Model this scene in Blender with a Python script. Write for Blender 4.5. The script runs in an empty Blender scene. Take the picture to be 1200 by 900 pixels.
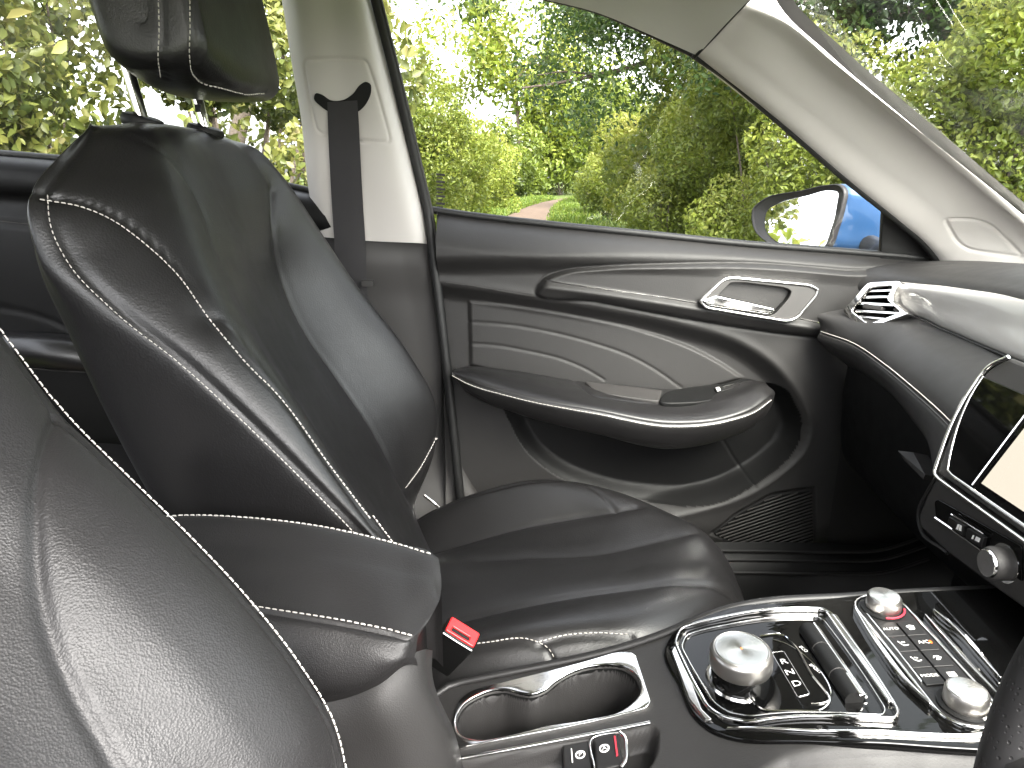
import bpy, math, random
import numpy as np
from mathutils import Vector
from mathutils.bvhtree import BVHTree
random.seed(7); rng = np.random.default_rng(7)
scene = bpy.context.scene
C = scene.collection

# ------------------------------------------------------------------ camera, sky, sun, exposure
F = 830.0
CAM = np.array([0.0, -0.47, 1.0]); TH = math.radians(16.8)
cd = bpy.data.cameras.new('camera'); co = bpy.data.objects.new('camera', cd); C.objects.link(co)
co.location = CAM; co.rotation_euler = (math.pi/2-TH, 0, 0)
cd.sensor_width = 36; cd.lens = F/1200*36; cd.clip_start = 0.01; cd.clip_end = 500
scene.camera = co
SUN_EL, SUN_AZ = math.radians(45), math.radians(158)      # azimuth clockwise from +Y
w = bpy.data.worlds.new('World'); scene.world = w; w.use_nodes = True
nt = w.node_tree; bg = nt.nodes['Background']
sk = nt.nodes.new('ShaderNodeTexSky'); sk.sky_type = 'NISHITA'; sk.sun_disc = False
sk.sun_elevation = SUN_EL; sk.sun_rotation = SUN_AZ; sk.dust_density = 4; sk.air_density = 1
hs = nt.nodes.new('ShaderNodeHueSaturation'); hs.inputs['Saturation'].default_value = 0.22   # thin even cloud
nt.links.new(sk.outputs[0], hs.inputs['Color']); nt.links.new(hs.outputs[0], bg.inputs[0])
bg.inputs[1].default_value = 0.15
sd = bpy.data.lights.new('sun', 'SUN'); so = bpy.data.objects.new('sun', sd); C.objects.link(so)
sd.energy = 1.2; sd.angle = math.radians(40); sd.color = (1, 0.95, 0.88)
sdir = Vector((math.sin(SUN_AZ)*math.cos(SUN_EL), math.cos(SUN_AZ)*math.cos(SUN_EL), math.sin(SUN_EL)))
so.rotation_euler = sdir.to_track_quat('Z', 'Y').to_euler()
vs = scene.view_settings; vs.view_transform = 'Standard'; vs.look = 'None'; vs.gamma = 1; vs.exposure = 3.35
scene.render.resolution_x = 1024; scene.render.resolution_y = 768

# ------------------------------------------------------------------ measuring helpers (photo pixel + known plane -> place)
_f = np.array([0, math.cos(TH), -math.sin(TH)]); _u = np.array([0, math.sin(TH), math.cos(TH)]); _r = np.array([1., 0, 0])
def ray(px, py): return _f+(px-600)/F*_r-(py-450)/F*_u
def P(px, py, y): r = ray(px, py); return CAM+r*(y-CAM[1])/r[1]
def PZ(px, py, z): r = ray(px, py); return CAM+r*(z-CAM[2])/r[2]
def PL(l): return np.array([P(*a) for a in l])
V = lambda *a: np.array(a, float)

class Plane:
    """flat working plane: O origin, A right axis, B up axis, N towards the cabin"""
    def __init__(s, O, A, B, flip=False):
        s.O = np.array(O, float); s.A = np.array(A, float); s.A /= np.linalg.norm(s.A)
        B = np.array(B, float); B = B-s.A*(B@s.A); s.B = B/np.linalg.norm(B)
        s.N = np.cross(s.A, s.B)
        if s.N@(CAM-s.O) < 0: s.N = -s.N
    def pix(s, px, py):
        r = ray(px, py); t = ((s.O-CAM)@s.N)/(r@s.N); p = CAM+r*t-s.O
        return (p@s.A, p@s.B)
    def pl(s, l): return [s.pix(*a) for a in l]
    def map(s, v):
        v = np.asarray(v, float); return s.O+v[:, :1]*s.A+v[:, 1:2]*s.B+v[:, 2:3]*s.N

# ------------------------------------------------------------------ maths helpers
def herm(ts, pts, s):
    """smooth interpolation of pts (K,...) at ts, sampled at s"""
    ts = np.asarray(ts, float); pts = np.asarray(pts, float); s = np.asarray(s, float); K = len(ts)
    m = np.zeros_like(pts)
    sh = (-1,)+(1,)*(pts.ndim-1)
    d = (pts[1:]-pts[:-1])/(ts[1:]-ts[:-1]).reshape(sh)
    m[0] = d[0]; m[-1] = d[-1]
    if K > 2:
        h0 = (ts[1:-1]-ts[:-2]).reshape(sh); h1 = (ts[2:]-ts[1:-1]).reshape(sh)
        m[1:-1] = (d[:-1]*h1+d[1:]*h0)/(h0+h1)
    i = np.clip(np.searchsorted(ts, s, side='right')-1, 0, K-2)
    h = (ts[i+1]-ts[i]).reshape(sh); u = ((s-ts[i])).reshape(sh)/h
    u2, u3 = u*u, u*u*u
    return (2*u3-3*u2+1)*pts[i]+(u3-2*u2+u)*h*m[i]+(-2*u3+3*u2)*pts[i+1]+(u3-u2)*h*m[i+1]
def resample(pts, n, closed=False):
    pts = np.asarray(pts, float)
    if closed:
        k = len(pts); pts = np.concatenate([pts[-3:], pts, pts[:3]])
    L = np.concatenate([[0], np.cumsum(np.maximum(np.linalg.norm(np.diff(pts, axis=0), axis=1), 1e-6))])
    if closed:
        s = np.linspace(L[3], L[3+k], n, endpoint=False)
    else:
        s = np.linspace(0, L[-1], n)
    return herm(L, pts, s)
def roundpoly(pts, r, n=6):
    """polygon with rounded corners"""
    pts = [np.array(p, float) for p in pts]; out = []
    for i, p in enumerate(pts):
        a = pts[i-1]; b = pts[(i+1) % len(pts)]
        rr = r[i] if isinstance(r, (list, tuple)) else r
        da = a-p; db = b-p; la = np.linalg.norm(da); lb = np.linalg.norm(db)
        d = min(rr, la*.48, lb*.48); pa = p+da/la*d; pb = p+db/lb*d
        for k in range(n+1):
            t = k/n; out.append((1-t)**2*pa+2*t*(1-t)*p+t*t*pb)
    return out
def smooth(a, b, x):
    t = np.clip((x-a)/(b-a), 0, 1); return t*t*(3-2*t)
def pdist(p, poly, closed=False):
    """distance of points (N,d) to a polyline"""
    p = np.asarray(p, float); poly = np.asarray(poly, float)
    if closed: poly = np.concatenate([poly, poly[:1]])
    best = np.full(len(p), 1e9)
    for a, b in zip(poly[:-1], poly[1:]):
        ab = b-a; t = np.clip(((p-a)@ab)/max(ab@ab, 1e-12), 0, 1)
        d = np.linalg.norm(p-(a+t[:, None]*ab), axis=1); best = np.minimum(best, d)
    return best
def inside(p, poly):
    x, y = p[:, 0], p[:, 1]; r = np.zeros(len(p), bool); n = len(poly)
    for i in range(n):
        x0, y0 = poly[i]; x1, y1 = poly[(i+1) % n]
        c = ((y0 > y) != (y1 > y)) & (x < (x1-x0)*(y-y0)/((y1-y0) if abs(y1-y0) > 1e-12 else 1e-12)+x0)
        r ^= c
    return r
def sdf(p, poly):
    d = pdist(p, poly, True); return np.where(inside(p, np.asarray(poly)), -d, d)

# ------------------------------------------------------------------ object helpers
def tag(o, label=None, cat=None, group=None, kind=None):
    if label: o['label'] = label
    if cat: o['category'] = cat
    if group: o['group'] = group
    if kind: o['kind'] = kind
    return o
def thing(name, loc, label, cat, group=None):
    o = bpy.data.objects.new(name, None); C.objects.link(o); o.location = loc; o.empty_display_size = .05
    return tag(o, label, cat, group)
def wloc(o):
    p = np.zeros(3)
    while o: p = p+np.array(o.location); o = o.parent
    return p
def link(name, me, mat, parent=None, smooth_=True):
    o = bpy.data.objects.new(name, me); C.objects.link(o)
    if mat: me.materials.append(mat)
    if parent: o.parent = parent
    return o
def mesh(name, v, f, mat, parent=None, sm=True, angle=None):
    v = np.asarray(v, float)
    if parent: v = v-wloc(parent)
    me = bpy.data.meshes.new(name)
    if isinstance(f, np.ndarray) and f.ndim == 2:
        n, k = f.shape; me.vertices.add(len(v)); me.vertices.foreach_set('co', v.ravel().astype(np.float32))
        me.loops.add(n*k); me.loops.foreach_set('vertex_index', f.ravel().astype(np.int32))
        me.polygons.add(n); me.polygons.foreach_set('loop_start', np.arange(0, n*k, k, dtype=np.int32))
        me.update(calc_edges=True); me.validate()
    else:
        me.from_pydata(v.tolist(), [], [list(map(int, q)) for q in f]); me.update()
    if sm: me.polygons.foreach_set('use_smooth', np.ones(len(me.polygons), bool))
    if angle: me.set_sharp_from_angle(angle=math.radians(angle))
    return link(name, me, mat, parent)
def gridf(nu, nv, closed_u=False, closed_v=False):
    i, j = np.meshgrid(np.arange(nu if closed_u else nu-1), np.arange(nv if closed_v else nv-1), indexing='ij')
    i2 = (i+1) % nu; j2 = (j+1) % nv
    return np.stack([i*nv+j, i2*nv+j, i2*nv+j2, i*nv+j2], -1).reshape(-1, 4)
class Parts:
    """collects several pieces of ONE part"""
    def __init__(s): s.v = []; s.f = []; s.n = 0
    def add(s, v, f):
        v = np.asarray(v, float); s.v.append(v)
        for q in f: s.f.append([int(k)+s.n for k in q])
        s.n += len(v)
    def build(s, name, mat, parent=None, sm=True, angle=40): return mesh(name, np.concatenate(s.v), s.f, mat, parent, sm, angle)
def tube_vf(pts, r, seg=8, cap=True, flat=None):
    pts = np.asarray(pts, float); n = len(pts); r = np.broadcast_to(np.asarray(r, float), (n,))
    t = np.gradient(pts, axis=0); t /= np.linalg.norm(t, axis=1)[:, None]
    ref = np.array([0, 0, 1.]) if abs(t[0][2]) < .9 else np.array([1., 0, 0])
    v = []
    nrm = ref-t[0]*(ref@t[0]); nrm /= np.linalg.norm(nrm)
    for k in range(n):
        nrm = nrm-t[k]*(nrm@t[k]); nrm /= np.linalg.norm(nrm); b = np.cross(t[k], nrm)
        for q in range(seg):
            a = 2*math.pi*q/seg; v.append(pts[k]+r[k]*(math.cos(a)*nrm+math.sin(a)*b))
    f = [list(q) for q in gridf(n, seg, closed_v=True)]
    if cap: f.append(list(range(seg))[::-1]); f.append(list(range((n-1)*seg, n*seg)))
    return np.array(v), f
def tube(name, pts, r, mat, parent=None, seg=8, n=None):
    if n: pts = resample(pts, n)
    v, f = tube_vf(pts, r, seg); return mesh(name, v, f, mat, parent, True, 50)
def lathe_vf(prof, O, axis, seg=40):
    """prof: (radius, height) along axis"""
    axis = np.array(axis, float); axis /= np.linalg.norm(axis)
    ref = np.array([1., 0, 0]) if abs(axis[0]) < .9 else np.array([0, 1., 0])
    a = np.cross(axis, ref); a /= np.linalg.norm(a); b = np.cross(axis, a)
    v = []
    for r, h in prof:
        for q in range(seg):
            t = 2*math.pi*q/seg; v.append(np.array(O)+axis*h+r*(math.cos(t)*a+math.sin(t)*b))
    f = [list(q) for q in gridf(len(prof), seg, closed_v=True)]
    f.append(list(range(seg))[::-1]); f.append(list(range((len(prof)-1)*seg, len(prof)*seg)))
    return np.array(v), f
def lathe(name, prof, O, axis, mat, parent=None, seg=40, angle=35):
    v, f = lathe_vf(prof, O, axis, seg); return mesh(name, v, f, mat, parent, True, angle)
def refined(v, f, L):
    import bmesh
    bm = bmesh.new(); vs_ = [bm.verts.new(p) for p in v]
    for q in f:
        try: bm.faces.new([vs_[k] for k in q])
        except ValueError: pass
    bmesh.ops.remove_doubles(bm, verts=bm.verts, dist=1e-6); bmesh.ops.triangulate(bm, faces=bm.faces[:])
    for _ in range(7):
        es = [e for e in bm.edges if e.calc_length() > L]
        if not es: break
        bmesh.ops.subdivide_edges(bm, edges=es, cuts=1); bmesh.ops.triangulate(bm, faces=[q for q in bm.faces if len(q.verts) > 3])
    bm.verts.index_update(); v = np.array([p.co[:] for p in bm.verts]); f = [[q.index for q in p.verts] for p in bm.faces]; bm.free(); return v, f
def plate(name, outer, holes, h0, h1, bev, mapf, mat, parent=None, angle=40, refine=0):
    """solid sheet with holes: 2-D outline, from height h0 to h1, edges rounded by bev; mapf takes (N,3) to the world"""
    cu = bpy.data.curves.new(name, 'CURVE'); cu.dimensions = '2D'; cu.fill_mode = 'BOTH'
    cu.extrude = max((h1-h0)/2-bev, 1e-5); cu.bevel_depth = bev; cu.bevel_resolution = 2; cu.offset = -bev
    for pl in [outer]+list(holes):
        sp = cu.splines.new('POLY'); sp.points.add(len(pl)-1); sp.use_cyclic_u = True
        for q, p in zip(sp.points, pl): q.co = (p[0], p[1], 0, 1)
    o = bpy.data.objects.new('tmp', cu); C.objects.link(o); dg = bpy.context.evaluated_depsgraph_get()
    me = bpy.data.meshes.new_from_object(o.evaluated_get(dg)); bpy.data.objects.remove(o)
    v = np.zeros(len(me.vertices)*3, np.float32); me.vertices.foreach_get('co', v); v = v.reshape(-1, 3).astype(float)
    v[:, 2] += (h0+h1)/2; f = [list(p.vertices) for p in me.polygons]; bpy.data.meshes.remove(me); bpy.data.curves.remove(cu)
    if refine: v, f = refined(v, f, refine)
    v = mapf(v)
    return mesh(name, v, f, mat, parent, True, angle)
def text_obj(name, s, size, at, mapf, mat, parent, rot=0, h=.0004, sx=1):
    cu = bpy.data.curves.new(name, 'FONT'); cu.body = s; cu.size = size; cu.align_x = 'CENTER'; cu.align_y = 'CENTER'; cu.resolution_u = 3
    o = bpy.data.objects.new('tmp', cu); C.objects.link(o); dg = bpy.context.evaluated_depsgraph_get()
    me = bpy.data.meshes.new_from_object(o.evaluated_get(dg)); bpy.data.objects.remove(o)
    v = np.zeros(len(me.vertices)*3, np.float32); me.vertices.foreach_get('co', v); v = v.reshape(-1, 3).astype(float)
    f = [list(p.vertices) for p in me.polygons]; bpy.data.meshes.remove(me)
    v[:, 0] *= sx
    c, s_ = math.cos(rot), math.sin(rot); x = v[:, 0]*c-v[:, 1]*s_+at[0]; y = v[:, 0]*s_+v[:, 1]*c+at[1]
    return mesh(name, mapf(np.stack([x, y, np.full(len(x), h)], 1)), f, mat, parent, False)

def loft(cols, nu, nv, params=None):
    R = np.array([resample(c, nv) for c in cols])               # K,nv,3
    d = np.linalg.norm(np.diff(R, axis=0), axis=2).mean(1); t = np.concatenate([[0], np.cumsum(np.maximum(d, 1e-4))])
    return herm(t, R, np.linspace(0, t[-1], nu))
def normals(G, flip=None):
    n = np.cross(np.gradient(G, axis=0), np.gradient(G, axis=1)); n /= np.linalg.norm(n, axis=2)[..., None]+1e-12
    if flip is None:
        flip = ((CAM-G)*n).sum() < 0
    return -n if flip else n
class Surface:
    """dense upholstered or moulded sheet: seams are traced on it, sunk as grooves, and divide it into panels"""
    def __init__(s, G, flip=None):
        s.G = G; s.nu, s.nv = G.shape[:2]
        if flip is None:                     # orient by the part that can be seen
            bv = BVHTree.FromPolygons([Vector(p) for p in G.reshape(-1, 3)], [tuple(q) for q in gridf(s.nu, s.nv).tolist()]); n0 = normals(G, False); acc = 0.0
            for i in range(3, s.nu-3, max(s.nu//22, 1)):
                for j in range(3, s.nv-3, max(s.nv//22, 1)):
                    d = G[i, j]-CAM; L = np.linalg.norm(d); h = bv.ray_cast(Vector(CAM), Vector(d/L))
                    if h[0] is not None and abs(h[3]-L) < .003: acc -= (n0[i, j]@d)/L
            flip = acc < 0
        s.N = normals(G, flip); s.D = np.zeros((s.nu, s.nv)); s.seams = []
        s.F = gridf(s.nu, s.nv)
        if ((np.cross(G[1, 0]-G[0, 0], G[0, 1]-G[0, 0]))@s.N[0, 0]) < 0: s.F = s.F[:, ::-1]
        s.bvh = BVHTree.FromPolygons([Vector(p) for p in G.reshape(-1, 3)], [tuple(q) for q in s.F.tolist()])
    def cast(s, pix):
        out = []
        for px, py in pix:
            r = Vector(ray(px, py)).normalized(); h = s.bvh.ray_cast(Vector(CAM), r)
            if h[0] is not None: out.append(np.array(h[0]))
        return np.array(out)
    def near(s, p):
        h = s.bvh.find_nearest(Vector(p)); return np.array(h[0]), np.array(h[1])
    def seam(s, pix, depth=.003, width=.004, soft=0, swidth=.03, split=True, n=60, world=False, taper=False):
        pts = np.array(pix) if world else s.cast(resample(pix, max(n, 24)))
        if len(pts) < 3: return pts
        pts = resample(pts, n)
        d = pdist(s.G.reshape(-1, 3), pts).reshape(s.nu, s.nv)
        k = 1.0
        s.D -= depth*np.exp(-(d/width)**2)
        if soft: s.D -= soft*np.exp(-(d/swidth)**2)
        if split: s.seams.append(pts)
        return pts
    def build(s, name, panel, mat, parent, sub=None):
        V_ = (s.G+s.N*s.D[..., None]).reshape(-1, 3); F_ = s.F
        lab = np.zeros(len(F_), int)
        if s.seams:
            c = s.G.reshape(-1, 3)[F_].mean(1); size = np.linalg.norm(s.G.reshape(-1, 3)[F_[:, 0]]-s.G.reshape(-1, 3)[F_[:, 2]], axis=1)
            bar = np.zeros(len(F_), bool)
            for q in s.seams: bar |= pdist(c, q) < size*.75
            # flood fill over the quad grid
            nu, nv = s.nu-1, s.nv-1; bar2 = bar.reshape(nu, nv); L = np.where(bar2, -1, np.arange(nu*nv).reshape(nu, nv))
            for it in range(4000):
                M = L.copy()
                for ax in (0, 1):
                    for fw in (1, -1):
                        S = np.roll(L, fw, ax)
                        if ax == 0: S[0 if fw == 1 else -1, :] = -1
                        else: S[:, 0 if fw == 1 else -1] = -1
                        M = np.where((L >= 0) & (S > M), S, M)
                # fast propagation along rows/cols
                if (M == L).all(): break
                L = M
            while (L < 0).any():
                M = L.copy()
                for ax in (0, 1):
                    for fw in (1, -1):
                        S = np.roll(L, fw, ax); M = np.where((M < 0) & (S >= 0), S, M)
                if (M == L).all(): break
                L = M
            lab = L.reshape(-1)
        ids, cnt = np.unique(lab, return_counts=True); order = np.argsort(-cnt); objs = []
        big = [ids[k] for k in order if cnt[k] > 60]
        small = [ids[k] for k in order if cnt[k] <= 60]
        for k in small: lab[lab == k] = big[0]
        root = None; VN = normals(V_.reshape(s.nu, s.nv, 3), False)
        if (VN*s.N).sum() < 0: VN = -VN
        VN = VN.reshape(-1, 3)
        for k in big:
            fs = F_[lab == k]; u, inv = np.unique(fs, return_inverse=True)
            o = mesh(name if root is None else panel, V_[u], inv.reshape(-1, 4).astype(np.int32), mat, parent if root is None else root)
            if s.seams: o.data.normals_split_custom_set_from_vertices(VN[u].tolist())
            if root is None: root = o
            objs.append(o)
        s.P = V_
        return root
    def stitch(s, pts, side, off, parent, mat, pitch=.0052, ln=.0037, w=.0005, name='stitching', lift=.0006, n=None):
        """thread stitches along a seam, off to one side (side = a direction hint)"""
        L = np.linalg.norm(np.diff(pts, axis=0), axis=1).sum(); m = max(int(L/pitch), 2)
        q = resample(pts, m*2+1); pb = Parts()
        side = np.array(side, float)
        for k in range(0, m*2-1, 2):
            for_c = q[k]; t = q[k+1]-q[k]; tl = np.linalg.norm(t)
            if tl < 1e-6: continue
            t /= tl; p, nn = s.near(for_c)
            if nn@(CAM-p) < 0: nn = -nn
            b = np.cross(nn, t); b /= np.linalg.norm(b)+1e-9
            if b@side < 0: b = -b
            c = p+b*off+nn*lift
            hl = ln/2
            vv = []
            for sx in (-hl, -hl*.6, hl*.6, hl):
                zz = 0 if abs(sx) < hl*.9 else -w*.8
                ww = w if abs(sx) < hl*.9 else w*.5
                for (sy, sz) in ((-ww, -w*1.2), (ww, -w*1.2), (ww*.6, w), (-ww*.6, w)): vv.append(c+t*sx+b*sy+nn*(sz+zz))
            ff = [list(x) for x in gridf(4, 4, closed_v=True)]+[[3, 2, 1, 0], [12, 13, 14, 15]]
            pb.add(vv, ff)
        return pb.build(name, mat, parent, True, 80)
def box_vf(c, h, R=None):
    v = np.array([[x, y, z] for x in (-1, 1) for y in (-1, 1) for z in (-1, 1)], float)*np.array(h)
    if R is not None: v = v@np.array(R).T
    return v+np.array(c), [[0, 1, 3, 2], [4, 6, 7, 5], [0, 4, 5, 1], [2, 3, 7, 6], [0, 2, 6, 4], [1, 5, 7, 3]]

# ------------------------------------------------------------------ materials
def mat_new(name):
    m = bpy.data.materials.new(name); m.use_nodes = True; n = m.node_tree
    return m, n, n.nodes['Principled BSDF'], n.nodes['Material Output']
def N_(n, t, **k):
    x = n.nodes.new(t)
    for a, b in k.items():
        if a in x.inputs.keys(): x.inputs[a].default_value = b
        else: setattr(x, a, b)
    return x
def M(name, col, rough=.5, metal=0, bump=0, bscale=400, var=.12, vscale=12, spec=.5, coat=0, rvar=.08, kind='noise', sheen=0, bdist=.001, wave=.12):
    m, n, b, out = mat_new(name)
    tc = N_(n, 'ShaderNodeTexCoord')
    no = N_(n, 'ShaderNodeTexNoise', Scale=vscale, Detail=5.0); n.links.new(tc.outputs['Object'], no.inputs['Vector'])
    mr = N_(n, 'ShaderNodeMapRange'); mr.inputs['To Min'].default_value = 1-var; mr.inputs['To Max'].default_value = 1+var
    n.links.new(no.outputs[0], mr.inputs[0])
    mx = N_(n, 'ShaderNodeVectorMath', operation='SCALE'); mx.inputs[0].default_value = col; n.links.new(mr.outputs[0], mx.inputs['Scale'])
    n.links.new(mx.outputs[0], b.inputs['Base Color'])
    m2 = N_(n, 'ShaderNodeMapRange'); m2.inputs['To Min'].default_value = max(rough-rvar, 0.01); m2.inputs['To Max'].default_value = rough+rvar
    n2 = N_(n, 'ShaderNodeTexNoise', Scale=vscale*4, Detail=6.0); n.links.new(tc.outputs['Object'], n2.inputs['Vector'])
    n.links.new(n2.outputs[0], m2.inputs[0]); n.links.new(m2.outputs[0], b.inputs['Roughness'])
    b.inputs['Metallic'].default_value = metal; b.inputs['Specular IOR Level'].default_value = spec
    b.inputs['Coat Weight'].default_value = coat; b.inputs['Coat Roughness'].default_value = .03
    if sheen: b.inputs['Sheen Weight'].default_value = sheen
    if bump:
        bp = N_(n, 'ShaderNodeBump', Strength=bump, Distance=bdist)
        if kind == 'leather':
            vo = N_(n, 'ShaderNodeTexVoronoi', Scale=bscale, feature='F1'); n.links.new(tc.outputs['Object'], vo.inputs['Vector'])
            ns = N_(n, 'ShaderNodeTexNoise', Scale=bscale*.45, Detail=3.0); n.links.new(tc.outputs['Object'], ns.inputs['Vector'])
            ad = N_(n, 'ShaderNodeMath', operation='ADD'); n.links.new(vo.outputs['Distance'], ad.inputs[0]); n.links.new(ns.outputs[0], ad.inputs[1])
            n.links.new(ad.outputs[0], bp.inputs['Height'])
            lw = N_(n, 'ShaderNodeTexNoise', Scale=22.0, Detail=4.0, Roughness=.6, Distortion=.6); n.links.new(tc.outputs['Object'], lw.inputs['Vector'])
            b2_ = N_(n, 'ShaderNodeBump', Strength=wave, Distance=.006); n.links.new(lw.outputs[0], b2_.inputs['Height']); n.links.new(b2_.outputs[0], bp.inputs['Normal'])
        elif kind == 'weave':
            wv = N_(n, 'ShaderNodeTexWave', Scale=bscale, bands_direction='Z'); n.links.new(tc.outputs['Object'], wv.inputs['Vector'])
            n.links.new(wv.outputs[0], bp.inputs['Height'])
        else:
            ns = N_(n, 'ShaderNodeTexNoise', Scale=bscale, Detail=3.0); n.links.new(tc.outputs['Object'], ns.inputs['Vector']); n.links.new(ns.outputs[0], bp.inputs['Height'])
        n.links.new(bp.outputs[0], b.inputs['Normal'])
    return m
LEATHER = M('black leather', (.0095, .009, .0092), .39, bump=.22, bscale=520, kind='leather', var=.1, spec=.55, bdist=.0006, wave=.025)
LEATHER2 = M('black grained leather', (.016, .0152, .0155), .48, bump=.35, bscale=950, kind='leather', var=.1, spec=.45, bdist=.0005, wave=.0)
SOFT = M('dark soft-touch plastic', (.019, .018, .0176), .58, bump=.25, bscale=900, kind='leather', var=.08, spec=.45, bdist=.0004, wave=.03)
HARD = M('dark hard plastic', (.010, .0095, .0095), .48, bump=.2, bscale=1200, var=.08, spec=.4, bdist=.0003)
SHELF = M('charcoal plastic', (.034, .032, .031), .55, bump=.2, bscale=1000, var=.08, spec=.4, bdist=.0003)
DEEP = M('black plastic', (.006, .006, .006), .5, bump=.15, bscale=900, var=.1, spec=.22)
BEIGE = M('warm grey trim plastic', (.52, .495, .47), .55, bump=.12, bscale=900, var=.03, spec=.35, bdist=.0003)
CLOTH = M('roof lining cloth', (.66, .64, .62), .9, bump=.4, bscale=1500, var=.04, spec=.1, bdist=.0005)
CHROME = M('satin chrome', (.78, .77, .75), .13, metal=1, var=.03, rvar=.05, vscale=40)
BRIGHT = M('bright chrome', (.88, .87, .85), .05, metal=1, var=.02, rvar=.02, vscale=40)
GLOSS = M('gloss black', (.003, .003, .003), .035, var=.1, spec=.28, coat=0, rvar=.015, vscale=60)
PIANO = M('gloss grey panel', (.36, .345, .33), .26, var=.06, coat=.12, rvar=.03, spec=.5)
THREAD = M('white thread', (.48, .455, .42), .7, var=.1, vscale=200)
RED = M('red plastic', (.65, .012, .014), .35, var=.05)
WEB = M('seat belt webbing', (.03, .028, .03), .55, bump=.8, bscale=230, kind='weave', spec=.4, bdist=.0006, sheen=.2)
RUBBER = M('black rubber', (.008, .008, .008), .55, var=.2)
CARPET = M('charcoal carpet', (.03, .028, .028), .95, bump=1, bscale=900, var=.3, vscale=90, spec=.1, bdist=.002)
BLUE = M('metallic blue paint', (.018, .062, .15), .3, metal=.4, var=.1, coat=1, rvar=.05, vscale=300)
PRINT = M('white printed marking', (.75, .74, .72), .6, var=.03)
ORANGE = M('amber tell-tale', (.8, .16, .02), .5)
REDRING = M('red print', (.5, .03, .05), .4)
ALU = M('spun aluminium', (.45, .43, .41), .36, metal=1, var=.03, rvar=.06, vscale=80)
def spun(name, col):
    m, n, b, out = mat_new(name); b.inputs['Base Color'].default_value = (*col, 1); b.inputs['Metallic'].default_value = 1
    b.inputs['Roughness'].default_value = .24; b.inputs['Anisotropic'].default_value = .85
    tg = N_(n, 'ShaderNodeTangent', direction_type='RADIAL', axis='Z'); n.links.new(tg.outputs[0], b.inputs['Tangent'])
    tc = N_(n, 'ShaderNodeTexCoord'); nz = N_(n, 'ShaderNodeTexNoise', Scale=900.0); n.links.new(tc.outputs['Object'], nz.inputs[0])
    bp = N_(n, 'ShaderNodeBump', Strength=.08, Distance=.0002); n.links.new(nz.outputs[0], bp.inputs['Height']); n.links.new(bp.outputs[0], b.inputs['Normal'])
    return m
SPUN = spun('spun aluminium face', (.62, .62, .60))
def glass(name, tint, dirt=.04, refl=1.0, streaks=False):
    m, n, b, out = mat_new(name); n.nodes.remove(b)
    tr = N_(n, 'ShaderNodeBsdfTransparent'); tr.inputs[0].default_value = (*tint, 1)
    gl = N_(n, 'ShaderNodeBsdfGlossy'); gl.inputs['Roughness'].default_value = .01
    fr = N_(n, 'ShaderNodeLayerWeight', Blend=.5); pw_ = N_(n, 'ShaderNodeMath', operation='POWER'); pw_.inputs[1].default_value = 5
    n.links.new(fr.outputs['Facing'], pw_.inputs[0]); mu = N_(n, 'ShaderNodeMath', operation='MULTIPLY_ADD'); mu.inputs[1].default_value = .9*refl; mu.inputs[2].default_value = .045*refl
    n.links.new(pw_.outputs[0], mu.inputs[0])
    mx = N_(n, 'ShaderNodeMixShader'); n.links.new(mu.outputs[0], mx.inputs[0]); n.links.new(tr.outputs[0], mx.inputs[1]); n.links.new(gl.outputs[0], mx.inputs[2])
    df = N_(n, 'ShaderNodeBsdfTranslucent'); df.inputs[0].default_value = (.8, .8, .78, 1)
    tc = N_(n, 'ShaderNodeTexCoord'); nz = N_(n, 'ShaderNodeTexNoise', Scale=6.0, Detail=8.0, Roughness=.7)
    mp = N_(n, 'ShaderNodeMapping'); mp.inputs['Scale'].default_value = (14, 1, 1.2) if streaks else (1, 1, 1)
    n.links.new(tc.outputs['Object'], mp.inputs[0]); n.links.new(mp.outputs[0], nz.inputs[0])
    mr = N_(n, 'ShaderNodeMapRange'); mr.inputs['From Min'].default_value = .45; mr.inputs['From Max'].default_value = .8; mr.inputs['To Max'].default_value = dirt
    n.links.new(nz.outputs[0], mr.inputs[0])
    m3 = N_(n, 'ShaderNodeMixShader'); n.links.new(mr.outputs[0], m3.inputs[0]); n.links.new(mx.outputs[0], m3.inputs[1]); n.links.new(df.outputs[0], m3.inputs[2])
    n.links.new(m3.outputs[0], out.inputs[0]); return m
GLASS = glass('door glass', (.96, .965, .95), .010, .6, True)
WGLASS = glass('windscreen glass', (.86, .88, .84), .02, .7)
MIRROR = M('mirror glass', (.9, .9, .9), .015, metal=1, var=0, rvar=.004)
def emis(name, col, st):
    m, n, b, out = mat_new(name); b.inputs['Base Color'].default_value = (.02, .02, .02, 1)
    b.inputs['Emission Color'].default_value = (*col, 1); b.inputs['Emission Strength'].default_value = st; b.inputs['Roughness'].default_value = .1; return m
SCREEN = emis('lit screen', (1, .90, .73), .095)
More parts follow.
